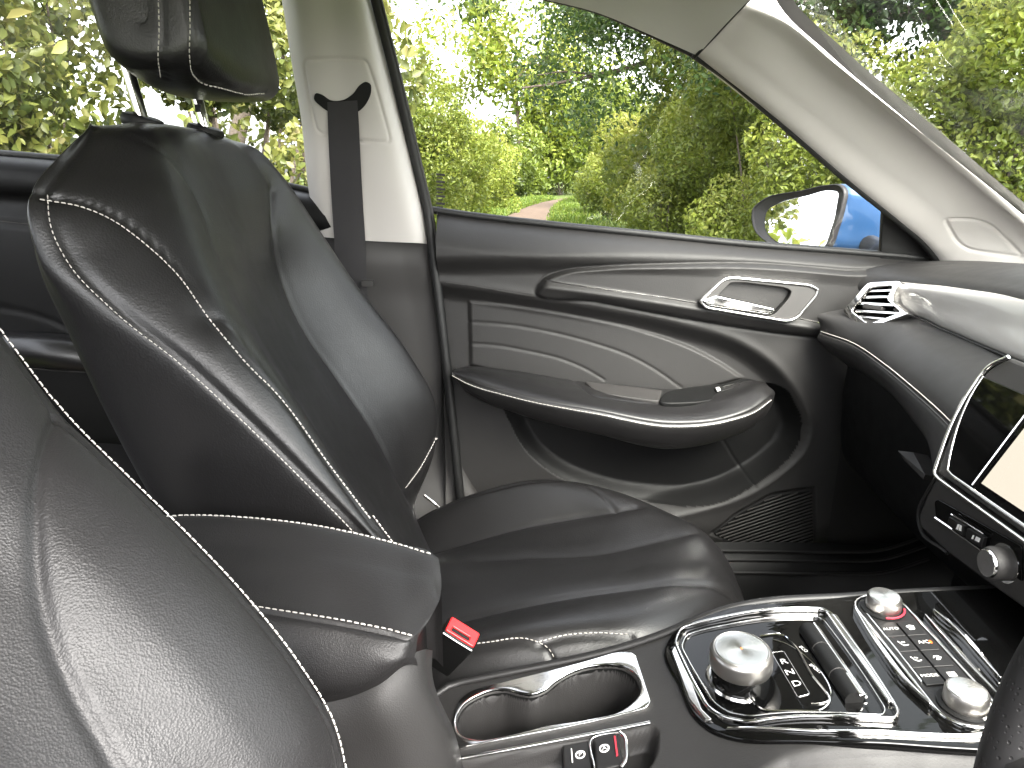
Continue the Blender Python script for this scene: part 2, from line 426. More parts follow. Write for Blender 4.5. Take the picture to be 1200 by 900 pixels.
# ------------------------------------------------------------------ cabin shell: floor, roof lining
def offs(col, *d): return np.asarray(col)+np.array(d)
G = np.array([[V(x, y, .13+.10*smooth(.55, .95, x)-.03*math.exp(-((y-.42)/.18)**2)) for y in np.linspace(-.8, .78, 60)] for x in np.linspace(-1.3, 1.0, 60)])
tag(mesh('cabin_floor', G.reshape(-1, 3), gridf(60, 60)[:, ::-1], CARPET), kind='structure')
e0 = [V(-1.25, .63, 1.20), V(-.8, .665, 1.245), P(435, -12, .70)+V(0, -.02, .006), P(560, -14, .685), P(640, 0, .665), P(700, 15, .65), P(760, 40, .635), P(817, 65, .62)]
e1 = [V(-1.25, .60, 1.22), V(-.8, .64, 1.265), V(-.2, .665, 1.262), V(-.05, .655, 1.252), P(655, -30, .62), P(725, -18, .605), P(780, 5, .592), P(836, 44, .575)]
e2 = [V(-1.25, .5, 1.25), V(-.8, .54, 1.295), V(-.2, .55, 1.30), V(-.05, .54, 1.295), V(.06, .53, 1.28), V(.15, .52, 1.262), V(.22, .51, 1.24), P(878, 0, .505)]
e3 = [V(-1.25, .0, 1.29), V(-.8, 0, 1.33), V(-.2, 0, 1.34), V(0, 0, 1.335), V(.1, 0, 1.325), V(.2, 0, 1.31), V(.28, 0, 1.295), V(.36, 0, 1.275)]
mir = lambda c: [V(p[0], -p[1], p[2]) for p in c]
S = Surface(loft([e0, e1, e2, e3, mir(e2), mir(e1), mir(e0)], 120, 70), flip=None)
rl = S.build('roof_lining', 'roof_lining', CLOTH, None); tag(rl, kind='structure')
G2 = S.G+np.array([0, 0, .03]); 
tag(mesh('car_roof', G2.reshape(-1, 3), gridf(120, 70), BLUE), kind='structure')

# ------------------------------------------------------------------ passenger seat
def backtop(c, dx=1.0, dy=0.0):
    p = np.asarray(c[0]); d = .1*dx
    return [p+V(-d*1.0, dy, -.22), p+V(-d*.95, dy*.95, -.07), p+V(-d*.62, dy*.6, -.008), p+V(-d*.22, dy*.2, .003)]+list(c)
seat = thing('front_seat', V(.05, .385, .14), 'black leather front passenger seat with white stitching and headrest, beside the door', 'seat', 'front seats')
c1 = PL([(104, 148, .25), (70, 184, .215), (41, 224, .19), (42, 290, .18), (88, 400, .178), (150, 525, .178), (215, 640, .178), (270, 740, .178)])
c2 = PL([(116, 150, .25), (86, 192, .205), (64, 232, .172), (84, 302, .155), (140, 362, .15), (215, 422, .15), (290, 491, .15), (360, 560, .15), (422, 622, .15), (490, 690, .15)])
c3 = PL([(150, 149, .27), (165, 210, .225), (213, 320, .19), (250, 372, .18), (330, 462, .175), (392, 548, .17), (455, 632, .168), (510, 705, .168)])
c4 = PL([(185, 146, .32), (222, 205, .30), (248, 262, .287), (275, 330, .28), (338, 450, .272), (392, 540, .265), (450, 620, .262), (500, 690, .26)])
c5 = PL([(225, 151, .40), (270, 215, .40), (292, 275, .395), (312, 340, .39), (372, 450, .385), (425, 540, .385), (470, 615, .385), (510, 670, .385)])
c6 = PL([(262, 160, .465), (306, 208, .485), (324, 255, .49), (338, 330, .49), (385, 420, .49), (437, 500, .49), (474, 572, .49), (500, 640, .49)])
c7 = PL([(292, 175, .52), (330, 212, .56), (366, 262, .585), (420, 338, .60), (480, 416, .605), (511, 478, .61), (509, 525, .605), (480, 590, .60), (455, 640, .60)])
c8 = offs(c7, -.075, .035, -.01); c9 = offs(c7, -.15, .0, -.02)
c1b = offs(c1, -.026, .04, -.008); c0 = offs(c1, -.04, .14, -.012)
cols = [backtop(c0, .1, .04), backtop(c1b, .15, .05), backtop(c1, .25, .06), backtop(c2, .4, .06), backtop(c3, .7, .05), backtop(c4, .95, .02), backtop(c5, 1.1), backtop(c6, 1.1), backtop(c7, 1), backtop(c8, .5), backtop(c9, .2)]
S = Surface(loft(cols, 230, 250), flip=None)
sA = S.seam([(63, 231), (66, 262), (84, 302), (140, 362), (215, 422), (290, 491), (360, 560), (422, 624), (470, 680)], .0026, .004, .0008, .015)
sB = S.seam([(38, 224), (50, 229), (63, 231), (95, 237), (130, 251), (175, 283), (213, 320), (250, 372), (290, 420), (330, 462), (392, 548), (455, 632), (500, 690)], .0026, .004, .0010, .015)
sC = S.seam([(150, 158), (185, 175), (213, 204), (236, 245), (254, 300)], .0012, .004, 0, split=False)
sC2 = S.seam([(245, 370), (270, 376), (300, 412), (330, 450), (390, 540), (440, 612)], .0014, .006, .002, .02, split=False)
sD = S.seam([(321, 222), (324, 280), (333, 325), (362, 390), (400, 445), (440, 505), (478, 580)], .003, .005, .004, .02, split=False)
sF = S.seam([(110, 150), (80, 190), (52, 224)], .003, .004, 0, split=False)
sE = S.seam([(513, 486), (512, 510), (500, 538), (476, 575)], .002, .003, 0, split=False)
bk = S.build('backrest', 'upholstery_panel', LEATHER, seat)
S.stitch(sA, (-1, 0, -.6), .0045, bk, THREAD)
S.stitch(sB[1:], (-1, 0, -.4), .0045, bk, THREAD)
S.stitch(sE, (-1, 0, 0), .004, bk, THREAD)
# headrest: side, gusset band and front face
hr_c = V(-.35, .385, 1.19)
def ring(y, x0, x1, z0, z1, r=.03):
    q = roundpoly([(x0, z0), (x1, z0), (x1+.004, z1), (x0+.01, z1)], r, 8); q = np.array(q)
    # forward lean
    return np.array([V(a+(-.18)*(b-z0), y, b) for a, b in q])
cols = []
for k, (yy, ins) in enumerate([(.262, .05), (.2605, .03), (.262, .012), (.272, .003), (.285, 0), (.33, -.003), (.385, -.005), (.44, -.003), (.485, 0), (.50, .004), (.510, .014), (.511, .032), (.510, .052)]):
    zb = 1.098 - .012*((yy-.385)/.12)*1.0
    cols.append(ring(yy, -.392+ins, -.287-ins, 1.082+ins*.8+.012*smooth(.36, .25, yy), 1.285-ins, .034))
cols = [cols[0].mean(0)+(cols[0]-cols[0].mean(0))*.02, cols[0].mean(0)+(cols[0]-cols[0].mean(0))*.5]+cols+[cols[-1].mean(0)+(cols[-1]-cols[-1].mean(0))*.5, cols[-1].mean(0)+(cols[-1]-cols[-1].mean(0))*.02]
cols = np.array(cols)
Gh = np.array([resample(c, 96, True) for c in cols]); t = np.linspace(0, 1, len(Gh)); Gh = herm(t, Gh, np.linspace(0, 1, 190))
Gh = np.concatenate([Gh, Gh[:, :1]], 1)
S = Surface(Gh, flip=None)
def rseam(pts, **k): return S.seam(pts, **k)
h1 = S.seam([(188, -40), (190, 0), (191, 40), (190, 70), (193, 92)], .0013, .003, 0, .02)
h2 = S.seam([(226, -40), (226, 0), (227, 40), (227, 70), (230, 86), (238, 95), (262, 101), (292, 108), (312, 106)], .0013, .003, 0, .02)
hr = S.build('headrest', 'upholstery_panel', LEATHER, seat)
S.stitch(h1, (-1, 0, 0), .0035, hr, THREAD); S.stitch(h2, (-1, 0, -1), .0035, hr, THREAD)
for yy, (bx, by) in ((.335, (166, 138)), (.445, (240, 150))):
    b0 = P(bx, by, yy); b1 = b0+V(-.013, 0, .085)
    po = tube('headrest_post', [b0+V(.008, 0, -.05), b0, b1], .0068, BRIGHT, hr, 14, 12)
    if yy > .4:
        for kk in range(3):
            v, f = box_vf(b0+V(-.003-.0025*kk, -.0056, .022+.016*kk), (.003, .0022, .0045)); mesh('notch', v, f, DEEP, hr, False)
    n = V(.26, 0, .96)
    lathe('post_collar', [(.005, .003), (.015, .0045), (.020, .003), (.0215, -.001), (.021, -.006), (.016, -.012)], b0+V(.001, 0, -.002), n, DEEP, bk, 26)
# cushion
k0 = PL([(480, 640, .625), (560, 612, .63), (640, 600, .63), (700, 606, .63), (745, 625, .62), (765, 650, .61), (770, 690, .61)])
k1 = PL([(462, 628, .60), (500, 602, .605), (560, 577, .605), (640, 562, .605), (695, 571, .60), (730, 586, .595), (752, 606, .59), (765, 640, .59)])
k2 = PL([(440, 668, .50), (520, 640, .51), (600, 617, .515), (680, 603, .515), (735, 592, .515), (790, 604, .51), (818, 628, .505), (835, 665, .50)])
k3 = PL([(430, 690, .41), (500, 664, .41), (600, 650, .41), (700, 642, .415), (780, 628, .42), (820, 624, .42), (845, 645, .42), (865, 685, .415)])
k3b = PL([(430, 730, .33), (510, 700, .33), (640, 672, .34), (740, 662, .345), (800, 654, .35), (840, 662, .35), (862, 685, .35), (876, 720, .35)])
k4 = PL([(430, 755, .268), (510, 733, .268), (640, 702, .27), (740, 687, .275), (800, 680, .28), (842, 686, .285), (866, 706, .29), (880, 745, .29)])
k5 = PL([(420, 800, .19), (500, 776, .19), (600, 752, .187), (690, 742, .187), (760, 738, .19), (810, 745, .20), (845, 770, .21), (860, 810, .22)])
k6 = offs(k5, 0, -.02, -.022); k7 = offs(k5, 0, -.022, -.15); k00 = offs(k0, 0, .005, -.12)
S = Surface(loft([k00, k0, k1, k2, k3, k3b, k4, k5, k6, k7], 200, 200), flip=None)
q1 = S.seam([(475, 618), (520, 592), (570, 576), (640, 563), (672, 564), (700, 576), (722, 597)], .0022, .0035, 0, split=False)
q2 = S.seam([(470, 655), (520, 641), (600, 618), (680, 603), (722, 596), (745, 592)], .004, .006, .004, .02)
q3 = S.seam([(560, 655), (620, 652), (700, 648), (770, 633), (815, 622)], .0012, .006, .003, .02, split=False)
q4 = S.seam([(470, 745), (510, 733), (640, 702), (740, 687), (800, 681), (842, 687), (866, 706), (874, 722)], .0035, .005, .003, .02)
q5 = S.seam([(540, 760), (570, 756), (622, 753), (640, 762), (648, 775)], .002, .0035, 0, split=False)
q6 = S.seam([(634, 755), (660, 748), (690, 745), (740, 747)], .002, .0035, 0, split=False)
cu = S.build('seat_cushion', 'upholstery_panel', LEATHER, seat)
S.stitch(q5, (0, 0, 1), .003, cu, THREAD, w=.0005); S.stitch(q6, (0, 0, 1), .003, cu, THREAD, w=.0005)
# seat base and far-side trim
v, f = box_vf(V(.02, .385, .28), (.22, .20, .09)); mesh('seat_base', v, f, DEEP, seat, False)
tube('adjuster_bar', PL([(497, 580, .62), (512, 592, .62), (520, 600, .61)]), .003, BRIGHT, seat, 10, 8)

# ------------------------------------------------------------------ driver's seat (nearest, lower left)
seat2 = thing('front_seat', V(-.1, -.385, .14), "nearest black leather seat at the lower left, grained bolster with white edge stitching", 'seat', 'front seats')
d1 = PL([(-60, 320, -.105), (0, 391, -.11), (75, 487, -.118), (150, 562, -.126), (220, 630, -.134), (290, 705, -.142), (350, 782, -.150), (385, 840, -.156), (402, 900, -.162), (410, 1000, -.17)])
d0 = offs(d1, -.035, .012, -.008); d00 = offs(d1, -.12, .01, -.02)
dd = [offs(d1, *o_) for o_ in ((.004, -.008, .006), (.002, -.030, .011), (-.008, -.054, .010), (-.026, -.078, .0), (-.040, -.105, -.008), (-.050, -.15, -.01), (-.053, -.23, -.01), (-.046, -.30, -.008), (-.015, -.37, .0), (-.004, -.388, .0), (-.05, -.42, -.01))]
S = Surface(loft([d00, d0, d1]+dd, 260, 220), flip=False)
if ((CAM-S.G)*S.N)[50:110].sum() < 0: S = Surface(S.G, flip=True)
g1 = S.seam([(-40, 343), (0, 391), (75, 487), (150, 562), (220, 630), (290, 705), (350, 782), (385, 840), (402, 900), (405, 930)], .003, .003, .001, .015)
g2 = S.seam([(72, 484), (60, 510), (46, 560), (41, 620), (45, 690), (60, 750), (90, 820), (130, 890), (150, 925)], .0025, .003, .0015, .012)
b2 = S.build('backrest', 'upholstery_panel', LEATHER2, seat2)
S.stitch(g1, (-1, 0, -1), .003, b2, THREAD, pitch=.0040, ln=.0032, w=.0003)
# ------------------------------------------------------------------ front passenger door
door = thing('front_door', V(.3, .76, .25), 'charcoal front passenger door with swept inset panel, padded armrest and window', 'car door')
D2 = lambda l: [(lambda p: (p[0], p[2]))(P(a, b, .735)) for a, b in l]
belt = D2([(470, 243), (502, 248), (560, 256), (640, 265), (760, 277), (880, 289), (1000, 298), (1060, 303), (1180, 312)])
beltx = np.array([p[0] for p in belt]); beltz = np.array([p[1] for p in belt])
NX, NZ = 330, 280
xs = np.linspace(-.125, .80, NX); zs = np.linspace(0, 1, NZ)
X = np.repeat(xs[:, None], NZ, 1); top = np.interp(xs, beltx, beltz)
Z = .20+(top[:, None]-.20)*zs[None, :]
pts = np.stack([X.ravel(), Z.ravel()], 1)
Y = np.full(len(pts), .742)
tz = (top[:, None]-Z).ravel()
# upper roll: bulges in below the belt, with a soft crease
Y += .018*np.exp(-(tz/.012)**2)
Y -= .034*smooth(0, .055, tz)
crease = resample(D2([(500, 300), (600, 299), (720, 297), (860, 301), (1000, 312)]), 40)
cz = np.interp(pts[:, 0], crease[:, 0], crease[:, 1])
Y += .030*smooth(-.004, .035, cz-pts[:, 1])
# swept recess in the middle of the door
rec = resample(D2([(470, 326), (523, 333), (600, 344), (700, 360), (800, 380), (870, 402), (918, 437), (943, 475), (951, 505), (944, 528), (920, 553), (880, 579), (810, 602), (760, 612), (640, 640), (470, 640)]), 120, True)
sr = sdf(pts, rec)
Y += .030*smooth(.004, -.035, sr)
Y -= .0025*np.exp(-(sr/.010)**2)
# spear insert above
spear = resample(D2([(628, 340), (636, 328), (660, 317), (700, 312), (780, 309), (880, 309), (985, 317), (1060, 325), (1060, 408), (965, 397), (900, 389), (800, 373), (700, 354)]), 120, True)
ss = sdf(pts, spear)
sline = resample(D2([(638, 329), (700, 337), (815, 355), (900, 369), (965, 379), (1060, 393)]), 40)
sl = np.interp(pts[:, 0], sline[:, 0], sline[:, 1])-pts[:, 1]       # >0 below the bright line
Y -= .016*smooth(.002, -.006, ss)*(1-.5*smooth(0, .02, sl))
Y -= .012*smooth(-.004, .010, sl)*smooth(.002, -.012, ss)*smooth(.03, .0, sl-.008)
Y += .003*np.exp(-(ss/.0025)**2)
# quilted insert
ins = D2([(547, 355), (575, 357), (640, 366), (700, 377), (760, 391), (820, 413), (850, 429), (880, 449), (800, 470), (690, 468), (620, 452), (549, 434)])
ins = [ins[0]]+[tuple(p) for p in resample(ins[0:8], 30)[1:]]+ins[8:]
si = sdf(pts, ins)
Y -= .006*smooth(.0005, -.006, si)
for l in ([(547, 381), (600, 385), (655, 395), (700, 407), (740, 421), (770, 437), (803, 460)], [(549, 407), (580, 409), (620, 416), (655, 424), (690, 438), (710, 450)]):
    dl = pdist(pts, resample(D2(l), 40)); Y += np.where(si < 0, .0020*np.exp(-(dl/.0020)**2), 0)
# map pocket, scooped out below the armrest
poc = resample(D2([(590, 474), (600, 508), (618, 538), (648, 563), (700, 585), (760, 596), (812, 597), (850, 589), (880, 574), (915, 550), (936, 527), (943, 505), (936, 478), (922, 458), (905, 455), (880, 475), (800, 492), (700, 478), (610, 462)]), 120, True)
sp_ = sdf(pts, poc); Y += .018*smooth(.001, -.03, sp_)+.0025*smooth(.001, -.003, sp_)
dl = pdist(pts, resample(D2([(842, 508), (858, 530), (870, 550), (886, 572)]), 20)); Y += .002*np.exp(-(dl/.0025)**2)
# lower speaker field sunk
spk = D2([(832, 628), (862, 603), (905, 579), (955, 572), (957, 650), (862, 640)])
s_s = sdf(pts, spk); Y += .006*smooth(.002, -.003, s_s)
# kick outwards at the sill and towards the front post
Y += .05*smooth(.36, .2, pts[:, 1])
Gd = np.stack([pts[:, 0], Y, pts[:, 1]], 1).reshape(NX, NZ, 3)
S = Surface(Gd, flip=None)
def wl(l, n=160, closed=False):
    q = np.asarray(l, float)
    if closed: q = np.concatenate([q, q[:1]])
    L = np.concatenate([[0], np.cumsum(np.linalg.norm(np.diff(q, axis=0), axis=1)+1e-9)]); t_ = np.linspace(0, L[-1], n)
    q = np.stack([np.interp(t_, L, q[:, 0]), np.interp(t_, L, q[:, 1])], 1); out = []
    for a, b in q:
        h = S.bvh.ray_cast(Vector((a, .4, b)), Vector((0, 1, 0)))
        if h[0] is not None: out.append(np.array(h[0]))
    return np.array(out)
S.seams = [wl(spear, 240, True), wl(ins, 200, True), wl(poc, 240, True), wl(resample(D2([(440, 322), (523, 333), (575, 340), (612, 345), (640, 348)]), 30), 60)]
dp = S.build('door_panel', 'trim_panel', SOFT, door)
for o in dp.children:
    c = np.mean([v_.co[:] for v_ in o.data.vertices], 0)+wloc(door); hgt = max(v_.co.z for v_ in o.data.vertices)+wloc(door)[2]
    if hgt < .75 and c[2] < .62: o.name = 'map_pocket'; o.data.materials[0] = DEEP
door_at = lambda px, py: (lambda h: np.array(h[0]) if h[0] is not None else P(px, py, .74))(S.bvh.ray_cast(Vector(CAM), Vector(ray(px, py)).normalized()))
tl = lambda l, n=60, r=.0012: np.array([S.near(p)[0]+S.near(p)[1]*(-1 if S.near(p)[1][1] > 0 else 1)*r*.5 for p in [door_at(*q) for q in resample(l, n)]])
tube('accent_line', tl([(640, 329), (700, 338), (760, 346), (815, 355)]), .0011, CHROME, door, 6)
tube('accent_line', tl([(930, 372), (950, 376), (966, 380)], 16), .0011, CHROME, door, 6)
tube('edge_piping', tl([(523, 331), (560, 336), (600, 343), (625, 347)]), .0009, SHELF, door, 6)
# door edge return (towards the rear), the black seal and the belt sweep
G = np.array([[V(-.125, y, z) for z in np.linspace(.2, np.interp(-.125, beltx, beltz), 30)] for y in np.linspace(.735, .80, 6)])
mesh('door_edge', G.reshape(-1, 3), gridf(6, 30), DEEP, door)
sealp = PL([(433, -30, .688), (446, 20, .70), (470, 115, .722), (490, 200, .742), (502, 252, .752), (508, 300, .745), (520, 400, .738), (528, 470, .737), (536, 550, .737), (541, 600, .737), (546, 660, .737)])
tube('door_seal', sealp, .0085, RUBBER, door, 10, 70)
tube('door_seal_lip', offs(sealp[:6], .007, -.003, 0), .0028, CHROME if False else SHELF, door, 8, 40)
bs = np.array([V(x, .748, z+.004) for x, z in resample(belt, 50)]); tube('belt_seal', bs+V(0, .012, -.002), .006, RUBBER, door, 8)
# armrest: padded top, roll with stitch line, underside
r0 = PL([(534, 433, .70), (545, 430, .72), (600, 434, .735), (675, 446, .735), (740, 452, .735), (800, 456, .735), (860, 449, .735), (885, 446, .735), (897, 448, .73)])
r1 = PL([(531, 435, .68), (545, 436, .675), (600, 447, .665), (690, 464, .655), (760, 474, .65), (820, 475, .65), (868, 465, .655), (892, 455, .67), (901, 453, .69)])
r2 = PL([(530, 437, .675), (545, 445, .66), (600, 463, .635), (700, 482, .612), (790, 497, .605), (850, 492, .612), (885, 480, .63), (903, 466, .655), (907, 458, .68)])
r3 = PL([(530, 440, .675), (545, 457, .665), (600, 480, .645), (700, 505, .625), (790, 522, .62), (850, 512, .628), (885, 497, .645), (904, 476, .67), (908, 462, .69)])
r4 = offs(r3, 0, .09, -.012)
S2 = Surface(loft([r0, r1, r2, r3, r4], 110, 170), flip=None)
a1 = S2.seam([(532, 439), (545, 446), (600, 463), (700, 483), (790, 498), (850, 492), (885, 480), (904, 466)], .0022, .003, 0)
a2 = S2.seam([(674, 446), (682, 454), (694, 463), (720, 468), (760, 473), (780, 474)], .002, .003, 0, split=False)
a3 = S2.seam([(534, 452), (600, 486), (700, 510), (790, 524)], .001, .003, 0, split=False)
ar = S2.build('armrest', 'armrest_panel', LEATHER, door)
S2.stitch(a1, (0, -.3, -1), .003, ar, THREAD, pitch=.0062, ln=.0058, w=.0006)
# pull-handle scoop and window switch pod on the armrest
sp = Plane(P(780, 470, .66), (1, 0, -.03), (0, 1, .16))
hh = .004
q = [sp.pix(*p) for p in [(684, 448), (776, 459), (772, 472), (700, 462)]]
plate('pull_grip', roundpoly(q, .006), [], -.004, .003, .002, sp.map, SHELF, ar)
q = resample([sp.pix(*p) for p in [(774, 473), (782, 461), (800, 457), (850, 451), (878, 446), (888, 449), (880, 457), (850, 467), (810, 474)]], 60, True)
pod = plate('switch_pod', q, [], -.004, .004, .002, sp.map, GLOSS if False else DEEP, ar)
q = [sp.pix(*p) for p in [(836, 459), (864, 452), (868, 456), (840, 464)]]
sw = plate('window_switch', roundpoly(q, .003), [], .0035, .0075, .0012, sp.map, HARD, ar)
q = [sp.pix(*p) for p in [(838, 459), (842, 458), (844, 462), (840, 463)]]; plate('switch_mark', q, [], .0075, .0078, .0001, sp.map, PRINT, ar)
tube('switch_edge', sp.map(np.array([[*sp.pix(*p), .009] for p in [(846, 459), (855, 456.5), (862, 454.5)]])), .0009, CHROME, sw if False else ar, 6)
# door release handle
hp = Plane(door_at(890, 350)+V(0, -.012, 0), (1, 0, -.05), (0, .12, 1))
bz = [(818, 352), (848, 325), (862, 324), (950, 333), (960, 339), (957, 347), (934, 374), (922, 378), (826, 362)]
bo = roundpoly(hp.pl(bz), .010); 
def inset(poly, d):
    poly = np.asarray(poly, float); c = poly.mean(0); t = np.roll(poly, -1, 0)-np.roll(poly, 1, 0); n = np.stack([-t[:, 1], t[:, 0]], 1); n /= np.linalg.norm(n, axis=1)[:, None]+1e-9
    if ((c-poly)*n).sum() < 0: n = -n
    return poly+n*d
hz = plate('handle_bezel', bo, [inset(bo, .0042)], -.012, .004, .0013, hp.map, BRIGHT, door)
cup = [(838, 350), (856, 331), (872, 331), (920, 337), (928, 341), (924, 350), (908, 368), (898, 371), (830, 360)]
co_ = roundpoly(hp.pl(cup), .006)
plate('handle_surround', inset(bo, .004), [co_], -.012, .001, .0012, hp.map, SHELF, hz)
# cup behind the lever
cin = np.array(resample(co_, 60, True)); rows = []
for sc, h in ((1.0, -.002), (.985, -.010), (.95, -.026), (.85, -.033), (.4, -.035), (.02, -.035)):
    c = cin.mean(0); q = c+(cin-c)*sc; rows.append(hp.map(np.concatenate([q, np.full((60, 1), h)], 1)))
mesh('handle_cup', np.array(rows).reshape(-1, 3), gridf(6, 60, closed_v=True), HARD, hz)
q = hp.pl([(822, 352), (838, 346), (906, 361), (906, 365), (900, 368), (826, 357)])
plate('release_lever', roundpoly(q, .003), [], -.004, .007, .0025, hp.map, BRIGHT, hz)
q = hp.pl([(858, 350), (872, 334), (918, 340), (906, 358)]); plate('lever_paddle', roundpoly(q, .006), [], -.030, -.022, .003, hp.map, HARD, hz)
# speaker field with ridges
gp = Plane(V(.52, .7425, .42), (1, 0, 0), (0, 0, 1)); so2 = np.array(resample(gp.pl([(836, 626), (865, 603), (906, 581), (953, 575), (954, 648), (864, 638)]), 10, False))
go = roundpoly(gp.pl([(836, 626), (865, 603), (906, 581), (953, 575), (954, 648), (864, 638)]), .006)
gr = plate('speaker_grille', go, [], -.006, -.001, .001, gp.map, DEEP, door)
go = np.array(go); d = np.array([.93, .36]); d /= np.linalg.norm(d); nrm = np.array([-d[1], d[0]])
lo, hi = (go@nrm).min(), (go@nrm).max(); k = lo+.004
while k < hi-.002:
    ts = []
    for i in range(len(go)):
        a, b = go[i], go[(i+1) % len(go)]; sa, sb = a@nrm-k, b@nrm-k
        if sa*sb < 0: ts.append(((a+(b-a)*sa/(sa-sb))@d))
    if len(ts) >= 2 and max(ts)-min(ts) > .01:
        e = [d*(min(ts)+.002)+nrm*k, d*(max(ts)-.002)+nrm*k]
        v, f = tube_vf(gp.map(np.array([[*p, .0012] for p in (e[0], e[0]*.5+e[1]*.5, e[1])])), .0017, 5); mesh('grille_rib', v, f, SHELF, gr)
    k += .0068
# window glass of this door
g0 = np.array([V(x, .768, z-.02) for x, z in resample(belt, 30)])
gt = np.array([V(-.30, .69, 1.27), V(-.1, .69, 1.275), V(.05, .683, 1.25), V(.16, .675, 1.215), V(.26, .665, 1.17), V(.42, .692, 1.08), V(.60, .73, .955), V(.745, .764, .862), V(.80, .77, .83)])
mesh('window_glass', loft([g0, (resample(g0, 30)+resample(gt, 30))/2+V(0, .012, 0), gt], 12, 40).reshape(-1, 3), gridf(12, 40), GLASS, door)
gp3 = Plane(P(512, 215, .757), (1, 0, -.06), (.0, -.17, 1))
def mark(name, pl, mat=SHELF): return plate(name, gp3.pl(pl), [], 0, .0004, .0001, gp3.map, mat, door)
for r in range(5):
    y0 = 203+r*8.5
    mark('glass_marking', [(511, y0), (521.5, y0+.8), (521.5, y0+3.2), (511, y0+2.4)]); mark('glass_marking', [(512, y0+4.4), (519, y0+5), (519, y0+6.6), (512, y0+6)])
# black corner sail under the mirror
q = PL([(1026, 226, .775), (1060, 255, .775), (1085, 278, .775), (1103, 306, .775)])
sail = Plane(P(1060, 280, .757), (1, 0, -.08), (0, -.1, 1))
plate('corner_sail', roundpoly(sail.pl([(1034, 236), (1052, 248), (1078, 272), (1098, 300), (1100, 312), (1030, 312)]), .006), [], -.006, .004, .002, sail.map, DEEP, door)
tube('window_frame_seal', PL([(812, 62, .628), (850, 88, .64), (900, 130, .655), (1000, 216, .695), (1060, 264, .718), (1085, 287, .732), (1103, 310, .745)]), .007, RUBBER, door, 8, 50)
tube('window_frame_seal', PL([(560, -20, .69), (640, -3, .672), (700, 12, .658), (760, 38, .642), (812, 63, .628)]), .005, RUBBER, door, 8, 40)

# door mirror (carried by the door)
mi = P(990, 255, .90); mo_ = P(884, 255, 1.092)
mp = Plane((mi+mo_)/2, mi-mo_, (.115, .065, 1))
face = [(883, 266), (883, 244), (893, 235), (940, 223), (975, 216), (985, 216), (991, 222), (989, 240), (981, 268), (972, 290), (962, 296), (930, 293), (900, 285)]
fo = np.array(resample(mp.pl(face), 80, True))
rows = []; c = fo.mean(0)
for sc, h in ((.93, .001), (.96, .004), (.985, .004), (1.0, 0), (1.005, -.012)):
    rows.append(mp.map(np.concatenate([c+(fo-c)*sc, np.full((80, 1), h)], 1)))
hs_ = None
mb = mesh('mirror_housing', np.array(rows).reshape(-1, 3), gridf(5, 80, closed_v=True), HARD, door)
gi = c+(fo-c)*.87; gi = np.array(gi)
gpts = mp.pl([(896, 268), (899, 246), (910, 239), (945, 229), (972, 223), (981, 225), (980, 240), (972, 272), (965, 289), (955, 294), (930, 289), (905, 280)])
plate('mirror_glass', resample(gpts, 70, True), [], -.006, -.002, .0006, mp.map, MIRROR, mb)
rows = []
gl = np.array(resample(gpts, 80, True)); 
fo2 = c+(fo-c)*.935
# align start points by angle
def byang(q):
    a = np.arctan2(q[:, 1]-c[1], q[:, 0]-c[0]); o = np.argsort(a); qq = q[o]; aa = a[o]
    ta = np.linspace(-math.pi, math.pi, 80, endpoint=False)
    A = np.concatenate([aa-2*math.pi, aa, aa+2*math.pi]); Q = np.concatenate([qq, qq, qq]); return np.stack([np.interp(ta, A, Q[:, 0]), np.interp(ta, A, Q[:, 1])], 1)
rows = [mp.map(np.concatenate([byang(fo2), np.full((80, 1), .002)], 1)), mp.map(np.concatenate([byang(gl), np.full((80, 1), -.004)], 1))]
mesh('mirror_bezel', np.array(rows).reshape(-1, 3), gridf(2, 80, closed_v=True), HARD, mb)
# painted shell behind the face
rows = []
fo3 = byang(fo); base = mp.map(np.concatenate([fo3*1.0, np.full((80, 1), -.006)], 1))
shift = V(.125, -.035, -.006)
for k, (s_, sc, hz_) in enumerate(((0, 1.006, 0), (.06, 1.02, 0), (.3, 1.02, 0), (.6, .97, 0), (.85, .85, 0), (1.0, .62, 0), (1.04, .2, 0))):
    q = base.mean(0)+(base-base.mean(0))*sc+shift*s_*1.0
    rows.append(q)
R_ = np.array(rows); H = herm(np.linspace(0, 1, 7), R_, np.linspace(0, 1, 24))
mesh('mirror_shell', H.reshape(-1, 3), gridf(24, 80, closed_v=True), BLUE, mb)
# arm between the shell and the door
a0 = P(1010, 284, .92); a1_ = P(1040, 300, .80)
v, f = tube_vf(resample([a0+V(-.03, .03, .0), a0, (a0+a1_)/2+V(.01, 0, -.005), a1_, a1_+V(.03, -.02, -.004)], 14), [.018]*3+[.020]*8+[.024]*3, 14); mesh('mirror_arm', v, f, DEEP, mb)
q = Plane(P(1000, 288, .905), (1, 0, 0), (0, 0, 1))

